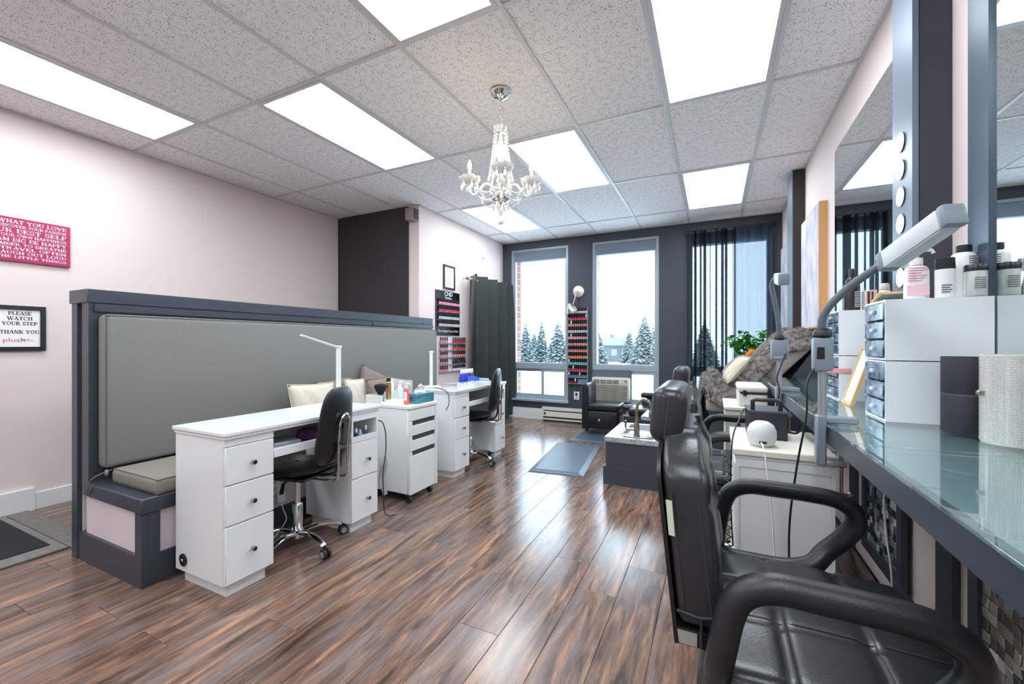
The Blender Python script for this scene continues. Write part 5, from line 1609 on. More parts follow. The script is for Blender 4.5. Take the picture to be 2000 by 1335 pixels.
# --- cylinders in front of the drawers
def mat_glitter():
    m, nt, bs = _base('rhinestone_mesh'); L = nt.links
    bs.inputs['Base Color'].default_value = srgb(226, 226, 222); bs.inputs['Metallic'].default_value = .35; bs.inputs['Roughness'].default_value = .3
    return m
GLI = mat_glitter()
bk = thing('black_canister', 'black round canister on the counter in front of the white drawers', 'canister', (.630, 1.60, CZ))
MB().lathe([(.046, 0), (.047, .002), (.047, .105), (.0465, .106), (.047, .107), (.047, .208), (.046, .21), (.043, .21), (.043, .02)], n=40).build('body', mat('black_fabric_canister', (44, 47, 54), .6, bump=.3, bscale=500), bk)
MB().lathe([(.0473, .1045), (.0473, .1065)], n=40).build('seam', mat('grey_seam', (110, 112, 116), .5), bk)
rs = thing('rhinestone_canister', 'sparkling silver rhinestone canister at the right edge of the counter', 'canister', (.655, 1.455, CZ))
MB().lathe([(.049, 0), (.05, .002), (.05, .22), (.047, .22), (.047, .02)], n=48).build('body', GLI, rs)
b = MB()
for i in range(46):
    for k in range(78):
        a = 2 * pi * k / 78; z = .004 + i * .00475
        if z > .217: continue
        c, s = cos(a), sin(a); R = .0502; h = .0017
        p = lambda da, dz, rr_: (rr_ * cos(a + da), rr_ * sin(a + da), z + dz)
        d = .032
        b.add([p(-d, 0, R), p(d, 0, R), p(d, .0042, R), p(-d, .0042, R), p(0, .0021, R + h)], [(0, 1, 4), (1, 2, 4), (2, 3, 4), (3, 0, 4)])
q = b.build('rhinestones', mat('rhinestone', (232, 232, 228), .12, metal=.5), rs, smooth=False); q['kind'] = 'stuff'
MB().rbox((-.062, -.012, .118), (-.048, .0, .130), .002, 1).build('clasp', KNOB, rs)
rs.children[-1].rotation_euler = (0, 0, radians(18))

# --- clamp lamps
LG = mat('lamp_grey_plastic', (132, 142, 152), .4)
LGD = mat('lamp_dark_grey', (92, 100, 108), .45)
LGL = mat('lamp_light_panel', (208, 212, 216), .4)
def clamp_lamp(lab_, y, neck, head, cord_end, front_sw):
    x = .318
    t = thing('clamp_lamp', lab_, 'lamp', (x, y, CZ), group='grey clamp-on work lamps')
    b = MB(); b.rbox((x - .030, y - .02, .795), (x - .004, y + .02, .95), .004, 1); b.rbox((x - .006, y - .02, .928), (x + .075, y + .02, .948), .004, 1); b.rbox((x - .006, y - .02, .795), (x + .045, y + .02, .812), .004, 1)
    b.build('clamp', LG, t, True)
    s = MB().cyl((x + .035, y, .70), (x + .035, y, .861), .006, n=10).build('screw', KNOB, t, True)
    MB().cyl((x - .035, y - .005, .715), (x + .06, y + .005, .708), .0035, n=8).build('tommy_bar', KNOB, t, True)
    for dx, sg in ((-.035, -1), (.06, 1)): MB().ball((x + dx, y + (.005 * sg), .7115), .008, 8, 6).build('bar_end', KNOB, t, True)
    MB().cyl((x - .012, y, .945), (x - .012, y, 1.10), .0115, n=14).build('post', mat('satin_pole', (176, 182, 186), .3, metal=.6), t, True)
    bx = MB().rbox((x - (.038 if front_sw else .050), y - .022, 1.088), (x + (.014 if front_sw else .026), y + .022, 1.192), .008, 2).build('switch_box', LG, t, True)
    if front_sw: MB().rbox((x - .030, y - .0235, 1.125), (x - .010, y - .0215, 1.162), .001, 1).build('switch', BLK, t, True)
    MB().lathe([(.022, 0), (.026, .006), (.024, .02), (.018, .028)], (x - .012, y, 1.192), 16).build('collar', BLK, t, True)
    MB().tube(spline(neck, 8), .0115, 12).build('gooseneck', LGD, t, True)
    h0, h1 = Vector(head[0]), Vector(head[1]); d = (h1 - h0); Ln = d.length; d.normalize()
    R = Matrix.Translation(h0) @ d.to_track_quat('X', 'Z').to_matrix().to_4x4()
    def hb(name, a, c, m, r=.004):
        q = MB(); q.xf = R; q.rbox(a, c, r, 2); return q.build(name, m, t, True)
    hb('lamp_head', (.02, -.022, -.026), (Ln - .025, .022, .026), LGL)
    hb('end_cap', (-.005, -.024, -.028), (.022, .024, .028), LG, .008)
    hb('end_cap', (Ln - .026, -.024, -.028), (Ln, .024, .028), LG, .008)
    hb('diffuser', (.03, -.018, -.029), (Ln - .032, .018, -.0255), mat('frosted_led_cover', (206, 210, 214), .5), .001)
    if cord_end:
        MB().tube(spline(cord_end, 7), .0032, 6).build('cord', BLK, t, True)
    return t
clamp_lamp('grey clamp lamp nearest the viewer, its bar head tilted up over the bottles', 1.60,
    [(.306, 1.60, 1.21), (.306, 1.60, 1.25), (.325, 1.595, 1.292), (.37, 1.58, 1.345), (.42, 1.56, 1.388), (.452, 1.545, 1.41)],
    [(.445, 1.548, 1.405), (.505, 1.315, 1.476)],
    [(.285, 1.585, 1.10), (.262, 1.57, 1.05), (.258, 1.56, .95), (.235, 1.56, .80), (.215, 1.56, .62), (.215, 1.56, .45), (.235, 1.57, .30), (.30, 1.56, .16), (.36, 1.55, .008)], True)
clamp_lamp('grey clamp lamp farther along the counter, its gooseneck upright', 2.55,
    [(.306, 2.55, 1.21), (.300, 2.55, 1.30), (.280, 2.55, 1.42), (.272, 2.545, 1.48), (.285, 2.53, 1.508), (.305, 2.50, 1.512)],
    [(.300, 2.515, 1.505), (.292, 2.27, 1.468)],
    [(.332, 2.53, 1.12), (.31, 2.50, 1.07), (.29, 2.50, 1.0), (.30, 2.50, .93), (.288, 2.51, .84), (.32, 2.6, .78)], False)
text('lettering', 'SUNUCO', .013, WTXT, [o for o in bpy.data.objects if o.name == 'clamp_lamp.001'][0], (.306, 2.5275, 1.101), (radians(90), 0, 0), ext=.0003)

# --- white cabinet beside the chair and things on it
CABW = mat('cabinet_white_laminate', (224, 228, 230), .35, var=.01)
CTOP = mat('pale_birch_top', (232, 226, 212), .4, var=.03, vscale=12, stretch=(1, 6, 1))
cb_ = thing('side_cabinet', 'white side cabinet with pale wood top under the counter edge, nearest', 'cabinet', (.21, 1.9, 0))
MB().box((.072, 1.705, .0), (.36, 2.105, .765)).build('carcass', CABW, cb_, True)
MB().rbox((.062, 1.692, .775), (.37, 2.12, .80), .004, 1).build('top', CTOP, cb_, True)
MB().box((.068, 1.70, .765), (.364, 2.11, .775)).build('top_moulding', CABW, cb_, True)
b = MB()
for a, c in (((.074, .0), (.36, .04)), ((.074, .735), (.36, .763)), ((.074, .04), (.082, .735)), ((.35, .04), (.36, .735))): b.box((a[0], 1.699, a[1]), (c[0], 1.705, c[1]))
b.build('face_frame', CABW, cb_, True)
MB().box((.083, 1.702, .041), (.349, 1.705, .734)).build('side_panel', CABW, cb_, True)
MB().box((.067, 1.72, .04), (.072, 2.09, .74)).build('door', CABW, cb_, True)
# smart speaker
ec = thing('smart_speaker', 'round white fabric smart speaker on the nearest side cabinet', 'speaker', (.158, 1.775, .80))
MB().lathe([(.026, 0), (.033, .002), (.042, .012), (.0475, .032), (.047, .055), (.038, .077), (.022, .088), (.002, .0915)], n=32).build('body', mat('white_speaker_fabric', (214, 218, 220), .7, bump=.25, bscale=600), ec)
MB().lathe([(.0265, -.001), (.0285, .0), (.0285, .003)], n=24).build('foot_ring', mat('speaker_foot', (90, 94, 98), .6), ec)
MB().rbox((-.012, -.0465, .016), (.012, -.040, .024), .001, 1).build('port_panel', BLK, ec)
MB().tube(spline([(-.006, -.048, .02), (-.002, -.066, .012), (.004, -.088, -.03), (.012, -.096, -.12), (.022, -.095, -.22), (.03, -.095, -.35), (.05, -.095, -.50), (.10, -.10, -.66), (.14, -.11, -.79)], 7), .0026, 6).build('cord', WHP, ec)
# black case with handle
bx = thing('black_machine', 'black box machine with carrying handle on the nearest side cabinet', 'machine', (.19, 1.95, .80))
MB().rbox((.122, 1.89, .80), (.255, 2.06, .905), .004, 1).build('case', mat('black_metal_case', (40, 43, 50), .4), bx, True)
MB().box((.120, 1.888, .902), (.257, 2.062, .910)).build('lid', mat('dark_grey_lid', (66, 74, 82), .35), bx, True)
MB().tube([(.14, 1.92, .908), (.14, 1.92, .945), (.152, 1.92, .95), (.222, 1.92, .95), (.234, 1.92, .945), (.234, 1.92, .908)], .008, 8).build('handle', BLK, bx, True)
MB().tube(spline([(.255, 1.93, .83), (.285, 1.925, .828), (.30, 1.925, .845), (.302, 1.925, .87)], 5), .005, 6).build('tube', BLK, bx, True)
MB().tube(spline([(.122, 1.90, .90), (.108, 1.88, .915), (.085, 1.80, .88), (.064, 1.72, .84), (.056, 1.69, .76), (.055, 1.69, .60), (.062, 1.69, .45)], 7), .003, 6).build('cord', BLK, bx, True)
# coiled black cable at the cabinet's left side
pts = []
for i in range(150):
    f = i / 149; a = f * 2 * pi * 13
    pts.append((.050 + .010 * cos(a), 1.715 + .010 * sin(a), .76 - .42 * f))
o = MB().tube(pts, .0022, 5).build('coiled_cable', BLK); tag(recentre(o), 'coiled black cable hanging at the left side of the nearest side cabinet', 'cable')
# farther pale cabinet and cream case
c2 = thing('pale_cabinet', 'pale cream cabinet behind the second armchair', 'cabinet', (.18, 3.2, 0))
MB().box((.066, 2.96, 0), (.30, 3.4, .755)).build('carcass', mat('pale_cream_laminate', (226, 226, 212), .4), c2, True)
MB().rbox((.058, 2.95, .755), (.305, 3.41, .775), .003, 1).build('top', mat('pale_cream_laminate', (226, 226, 212), .4), c2, True)
MB().box((.070, 2.955, .05), (.296, 2.96, .65)).build('door', mat('pale_cream_laminate', (226, 226, 212), .4), c2, True)
MB().rbox((.13, 2.945, .66), (.15, 2.956, .68), .003, 1).build('knob', KNOBD, c2, True)
tw = thing('towel_steamer', 'cream ribbed towel warmer case standing on the pale cabinet', 'case', (.22, 3.15, .775))
CRM = mat('cream_abs', (214, 208, 202), .4)
MB().rbox((.142, 3.0, .775), (.302, 3.35, .858), .012, 2).build('body', CRM, tw, True)
MB().rbox((.138, 2.995, .862), (.304, 3.355, .905), .016, 3).build('lid', CRM, tw, True)
MB().box((.15, 2.997, .857), (.30, 3.35, .863)).build('seam', KNOBD, tw, True)
MB().rbox((.165, 2.985, .845), (.185, 3.0, .88), .003, 1).build('latch', BLK, tw, True)

# --- salon armchairs (facing +x, towards the counter)
SL = mat('worn_black_leather', (44, 46, 49), .28, var=.22, vscale=4, bump=.10, bscale=180, spec=.5)
ARM = mat('black_armrest_rubber', (30, 33, 37), .36, bump=.15, bscale=350)
STI = mat('stitching', (60, 62, 66), .6)
def make_salon_chair(label):
    """local: x forward, origin on the floor under the seat; seat x .0...42, y -.26...26"""
    t = thing('salon_armchair', label, 'armchair', group='black salon armchairs at the counter')
    # seat: padded slab with quilted panels
    def seat_top(x, y):
        gx = min(abs(x - .13), abs(x - .285)); gy = min(abs(y - .082), abs(y + .082))
        groove = .008 * math.exp(-(gx / .008) ** 2) + .008 * math.exp(-(gy / .008) ** 2)
        puff = .012 * (1 - abs(y / .27) ** 3) + .008 * sin(pi * min(max((x + .02) / .5, 0), 1))
        return .545 + puff - groove
    NX, NY = 46, 48
    def top_fn(u, v):
        x = -.03 + .48 * u; y = -.27 + .54 * v
        y *= 1 - .10 * max(0, (x - .28) / .17) ** 2
        e = min(u, 1 - u) * .48; e2 = min(v, 1 - v) * .54
        drop = 0
        for q in (e, e2):
            if q < .035: drop += .035 * (1 - sqrt(max(0, 1 - (1 - q / .035) ** 2)))
        return (x, y, seat_top(x, y) - drop)
    b = MB(); b.grid(top_fn, NX, NY)
    rim = [top_fn(i / 40, 0) for i in range(41)] + [top_fn(1, i / 40) for i in range(1, 41)] + [top_fn(1 - i / 40, 1) for i in range(1, 41)] + [top_fn(0, 1 - i / 40) for i in range(1, 40)]
    n = len(rim); vs_ = []
    for dz, sh in ((0, 1.0), (-.025, 1.012), (-.055, .99), (-.062, .93)):
        for p in rim:
            vs_.append((.21 + (p[0] - .21) * sh, p[1] * sh, p[2] + dz - (0 if dz == 0 else 0)))
    fs_ = []
    for k in range(3):
        for i in range(n): fs_.append((k * n + i, k * n + (i + 1) % n, (k + 1) * n + (i + 1) % n, (k + 1) * n + i))
    fs_.append(tuple(range(3 * n, 4 * n)))
    b.add(vs_, fs_); b.build('seat', SL, t, sharp=75)
    for x in (.13, .285):
        MB().tube([(x + .011, -.24 + .48 * i / 16, seat_top(x + .011, -.24 + .48 * i / 16) + .0006) for i in range(17)], .0012, 4).build('stitch', STI, t)
    for y in (-.082, .082):
        MB().tube([(.0 + .42 * i / 16, y + .011, seat_top(.42 * i / 16, y + .011) + .0006) for i in range(17)], .0012, 4).build('stitch', STI, t)
    MB().box((.0, -.22, .47), (.40, .22, .485)).build('seat_pan', BLK, t)
    # backrest: thick shell, wide low part narrowing to the head
    def half(z):
        if z < .88: return .255 - .02 * ((z - .55) / .33)
        f = min(1, (z - .88) / .09); return .235 - .125 * f * f
    def xr(z): return -.058 - .045 * min(1, (z - .52) / .4)          # rear surface
    def th(z): return .088 - .0 * z if z < .9 else max(.055, .088 - .3 * (z - .9))
    def bk(u, v):
        z = .60 + .38 * u
        a = 2 * pi * v
        h = half(z); w = th(z) / 2
        s, c = sin(a), cos(a)
        y = h * math.copysign(abs(s) ** .32, s); x = w * math.copysign(abs(c) ** (.34 if c > 0 else .24), c)
        wing = .028 * max(0, abs(y) / h - .55) if c > 0 else 0.02 * (1 - (y / h) ** 2) * -1 * .5
        pan = 0
        if c > .3:
            pan = .010 * math.exp(-((abs(y) - h * .55) / .012) ** 2) * -1
            for zz in (.70, .84): pan -= .008 * math.exp(-((z - zz) / .010) ** 2)
        k = 1.0
        if u < .06: k = .80 + .20 * sqrt(max(0, 1 - (1 - u / .06) ** 2))
        return (xr(z) + w + x * k + wing + pan, y * k, z)
    b = MB(); b.grid(lambda u, v: bk(v, u), 64, 34, close_u=True)
    nb = 64
    b.add([bk(0, i / nb) for i in range(nb)], [tuple(range(nb))]); b.add([bk(1, i / nb) for i in range(nb)], [tuple(range(nb))])
    b.build('backrest', SL, t, sharp=60)
    # hard rear shell plate
    def shell(u, v):
        z = .565 + .385 * u; y = (v - .5) * 2 * half(z) * .97
        return (xr(z) - .004 - .012 * (1 - (y / half(z)) ** 2), y, z)
    MB().sheet(shell, 18, 15, .008).build('rear_shell', BLK, t, sharp=60)
    MB().rbox((-.075, -.243, .562), (-.008, .243, .598), .006, 2).build('bottom_bracket', BLK, t)
    MB().box((-.068, -.2445, .567), (-.03, -.2430, .593)).build('maker_plate', mat('silver_plate', (190, 196, 190), .35, metal=.5), t)
    for sg in (-1, 1):
        for off in (.018, .068):
            MB().tube([(xr(z) + off, sg * (half(z) * .998 + .001), z) for z in [.64 + .012 * i for i in range(20)]], .0013, 4).build('seam', STI, t)
        MB().tube([(xr(.635) + .004, sg * (half(.635) + .001), .635), (xr(.635) + .045, sg * (half(.635) + .005), .632), (xr(.635) + .082, sg * (half(.635) - .004), .635)], .0035, 6).build('welt', SL, t)
        MB().tube([(xr(.6) + .045, sg * (half(.6) + .003), .575 + .0115 * i) for i in range(6)], .003, 6).build('welt', SL, t)
    # headrest pad
    def head(u, v):
        a = 2 * pi * u; s, c = sin(a), cos(a)
        kk = sin(pi * min(max(v, .003), .997)) ** .26
        x = .043 * math.copysign(abs(c) ** .45, c) * kk; y = .128 * math.copysign(abs(s) ** .45, s) * kk
        return (-.094 + x + .012 * (v - .5), y, .935 + .138 * v)
    hb_ = MB(); hb_.xf = Matrix.Translation((-.097, 0, 1.003)) @ Matrix.Rotation(radians(5), 4, 'Y'); hb_.rbox((-.040, -.128, -.068), (.040, .128, .068), .030, 5)
    hd = hb_.build('headrest', SL, t, sharp=80)
    for sg in (-1, 1):
        MB().tube([(-.098 + .006 * q, sg * .1285, .952 + .10 * (q + 1) / 2) for q in (-1, 0, 1)], .0016, 5).build('stitch', STI, hd)
    MB().tube([(-.1375 + .004 * i / 10, -.09 + .18 * i / 10, 1.02) for i in range(11)], .0014, 4).build('stitch', STI, hd)
    # armrests: flattened closed loop
    for sg in (-1, 1):
        y = sg * .293
        yi = sg * .275
        loop = spline([(.005, yi, .545), (.012, y, .60), (.028, y, .68), (.050, y, .722), (.095, y, .742), (.16, y, .743), (.24, y, .742), (.305, y, .736), (.345, y, .712), (.352, y, .675), (.325, y, .63), (.285, y, .585), (.25, yi, .55), (.19, yi, .528), (.10, yi, .525), (.04, yi, .528), (.005, yi, .545)], 5)
        MB().tube(loop[:-1], .0265, 14, closed=True, flat=.84, up=(0, 0, 1)).build('armrest', ARM, t, sharp=80)
        MB().box((.06, min(sg * .20, sg * .285), .478), (.24, max(sg * .20, sg * .285), .50)).build('arm_bracket', BLK, t)
    # pump column and round base
    MB().lathe([(.035, 0), (.035, .40)], (.21, 0, .075), 18).build('column', CHROME, t)
    MB().lathe([(.27, 0), (.275, .012), (.22, .035), (.06, .07), (.04, .085)], (.21, 0, 0), 36).build('base', CHROME, t)
    tg = MB().box((xr(.80) - .016, -half(.80) * .93, .745), (xr(.80) - .0135, -half(.80) * .93 + .018, .80)).build('tmp_tag', LABW, t)
    bpy.data.objects.remove(tg)
    lb = MB(); lb.add([(-.0885, -.2515, .855), (-.0765, -.2545, .855), (-.0705, -.2555, .785), (-.0825, -.2525, .785), (-.0885, -.2500, .855), (-.0765, -.2530, .855), (-.0705, -.254, .785), (-.0825, -.251, .785)], [(0, 1, 2, 3), (7, 6, 5, 4), (0, 4, 5, 1), (1, 5, 6, 2), (2, 6, 7, 3), (3, 7, 4, 0)])
    lb.build('paper_label', mat('pale_green_label', (206, 220, 200), .6), t)
    return t
sc1 = make_salon_chair('black leather salon armchair filling the lower right foreground')
sc1.location = (0.0, 1.157, 0)
sc2 = copy_tree(sc1, None, (-.070, 2.60, 0), 0, 'black leather salon armchair farther back behind the white side cabinet')
for q in sc2.children:                # this one is pumped 3 cm lower
    if not q.name.startswith(('base', 'column')): q.location.z -= .03
# white cord down the wall and black cables under the counter
o = MB().tube(spline([(.70, 2.37, .86), (.705, 2.345, .82), (.706, 2.34, .74), (.706, 2.35, .66), (.705, 2.42, .58), (.705, 2.47, .50), (.706, 2.475, .42), (.706, 2.45, .30), (.71, 2.4, .15), (.70, 2.36, .01)], 6), .004, 6).build('hanging_cable', WHP); tag(recentre(o), 'white cord hanging from the counter in front of the dark mosaic panel', 'cord')
o = MB().tube(spline([(.60, 2.78, .86), (.62, 2.80, .78), (.64, 2.72, .70), (.66, 2.60, .74), (.66, 2.50, .82), (.62, 2.44, .86), (.60, 2.40, .80), (.63, 2.46, .72), (.66, 2.60, .66), (.64, 2.76, .60), (.56, 2.9, .56)], 7), .003, 6).build('black_cables', BLK); tag(recentre(o), 'loop of black cable under the counter by the dark mosaic panel', 'cable')
# ================================================================== CHANDELIER
CX, CY = -1.212, 2.345
CRY = mat('crystal', (254, 252, 247), .05, trans=.12, spec=.9)
chd = thing('chandelier', 'small crystal chandelier with candle bulbs hanging from the ceiling tiles', 'chandelier', (CX, CY, 1.92))
MB().lathe([(.066, 0), (.066, -.006), (.060, -.014), (.056, -.018), (.044, -.032), (.040, -.036), (.022, -.046), (.010, -.052)], (CX, CY, ZC - .002), 32).build('canopy', CHROME, chd, True)
for k in range(6):
    zc = 2.698 - k * .026
    ring = [(CX + (.007 * cos(a) if k % 2 == 0 else 0), CY + (0 if k % 2 == 0 else .007 * cos(a)), zc + .017 * sin(a)) for a in [2 * pi * j / 12 for j in range(12)]]
    MB().tube(ring, .0022, 6, closed=True).build('chain_link', CHROME, chd, True)
# centre column
MB().lathe([(.006, .62), (.008, .60), (.014, .585), (.01, .57), (.013, .52), (.028, .47), (.034, .44), (.024, .40), (.012, .375), (.011, .30), (.02, .285), (.03, .265), (.022, .245), (.012, .235), (.014, .18)], (CX, CY, 1.935), 18).build('column', CRY, chd, True)
MB().lathe([(.014, .205), (.045, .20), (.062, .185), (.066, .165), (.055, .14), (.03, .125), (.01, .12)], (CX, CY, 1.935), 24).build('arm_bowl', CHROME, chd, True)
# crown of crystal leaves
for k in range(8):
    a = 2 * pi * k / 8
    MB().ball((CX + .036 * cos(a), CY + .036 * sin(a), 2.523 + .006 * (k % 2)), .010, 8, 6, s=(.8, .8, 1.7)).build('crown_leaf', CRY, chd, True)
MB().lathe([(.03, 0), (.036, .004), (.034, .01), (.006, .012)], (CX, CY, 2.505), 20).build('crown_ring', CHROME, chd, True)
yaw = math.atan(394 / 816.)
BULB = mat_emit('warm_bulb', (255, 226, 178), 45)
CANDLE = mat('clear_candle_sleeve', (214, 212, 206), .15, metal=.5)
def beads(pts, r, par, n=7):
    b = MB()
    for p in pts: b.ball(p, r, n, 5)
    return b.build('bead_strand', CRY, par, True)
def sag(p0, p1, drop, k):
    p0, p1 = Vector(p0), Vector(p1)
    return [p0.lerp(p1, i / (k - 1)) - Vector((0, 0, drop * 4 * (i / (k - 1)) * (1 - i / (k - 1)))) for i in range(k)]
tips = []
for k in range(4):
    a = yaw + radians(4) + pi / 2 * k
    c, s = cos(a), sin(a)
    P = lambda r_, z: (CX + r_ * c, CY + r_ * s, z)
    arm = MB().tube(spline([P(.03, 2.115), P(.06, 2.165), P(.10, 2.175), P(.135, 2.135), P(.165, 2.105), P(.19, 2.125), P(.195, 2.17)], 6), .009, 10).build('arm', CRY, chd, True)
    bz_ = 2.175
    pc = P(.195, bz_); cpr = [(.008, 0), (.034, .003), (.055, .014), (.064, .032), (.060, .033), (.048, .020), (.030, .010), (.008, .008)]
    MB().grid(lambda u, v: (lambda q, w_: (pc[0] + q[0] * w_ * cos(2 * pi * u), pc[1] + q[0] * w_ * sin(2 * pi * u), pc[2] + q[1] * w_))(cpr[min(int(v * 7 + .5), 7)], 1 + .14 * abs(cos(4 * 2 * pi * u)) * min(1, cpr[min(int(v * 7 + .5), 7)][0] / .05)), 48, 8, close_u=True).build('drip_cup', CRY, arm, False)
    arm.children[-1].location = -wloc(arm)
    for nm, pr, m_ in (('candle', [(.0085, .01), (.009, .012), (.009, .085), (.008, .086)], CANDLE), ('bulb', [(.006, .086), (.011, .098), (.0125, .112), (.010, .128), (.005, .143), (.001, .150)], BULB)):
        q = MB().lathe(pr, P(.195, bz_), 14).build(nm, m_, arm); q.location = -wloc(arm)
    q = MB().lathe([(.014, -.004), (.016, .002), (.010, .010)], P(.195, bz_), 12).build('cup_base', CHROME, arm); q.location = -wloc(arm)
    for j in range(6):
        b_ = 2 * pi * j / 6 + .3
        x, y, z = CX + .195 * c + .05 * cos(b_), CY + .195 * s + .05 * sin(b_), bz_ + .018
        d = MB(); d.ball((x, y, z - .012), .005, 7, 5); d.lathe([(.001, 0), (.006, -.008), (.0095, -.026), (.006, -.038), (.001, -.044)], (x, y, z - .018), 8)
        d.build('crystal_drop', CRY, chd, True)
    tips.append(P(.11, 2.185))
    beads(sag((CX + .036 * c, CY + .036 * s, 2.505), P(.075, 2.20), .035, 20), .0085, chd)
    am = a + pi / 4
    beads(sag((CX + .034 * cos(am), CY + .034 * sin(am), 2.505), (CX + .085 * cos(am), CY + .085 * sin(am), 2.13), .03, 22), .0075, chd)
    beads(sag(P(.15, 2.155), (CX + .15 * cos(a + pi / 2), CY + .15 * sin(a + pi / 2), 2.155), .055, 24), .0058, chd)
    a2 = a + pi / 2
    x, y = CX + .11 * c, CY + .11 * s
    d = MB(); d.ball((x, y, 2.125), .006, 7, 5); d.ball((x, y, 2.108), .006, 7, 5); d.lathe([(.001, 0), (.008, -.012), (.012, -.035), (.008, -.052), (.001, -.060)], (x, y, 2.10), 8); d.build('crystal_drop', CRY, chd, True)
    n0 = (CX + .14 * c, CY + .14 * s, 2.10); n1 = (CX + .14 * cos(a2), CY + .14 * sin(a2), 2.10)
    beads(sag(n0, n1, .045, 20), .0055, chd)
for k in range(8):
    a = 2 * pi * k / 8
    x, y = CX + .05 * cos(a), CY + .05 * sin(a)
    d = MB(); d.ball((x, y, 2.062), .005, 7, 5); d.lathe([(.001, 0), (.007, -.010), (.010, -.028), (.001, -.046)], (x, y, 2.055), 8); d.build('crystal_drop', CRY, chd, True)
d = MB(); d.ball((CX, CY, 2.045), .008, 8, 6); d.lathe([(.002, 0), (.010, -.012), (.017, -.036), (.010, -.056), (.002, -.066)], (CX, CY, 2.035), 10); d.build('crystal_drop', CRY, chd, True)
MB().ball((CX, CY, 1.943), .023, 14, 10).build('crystal_ball', CRY, chd, True)

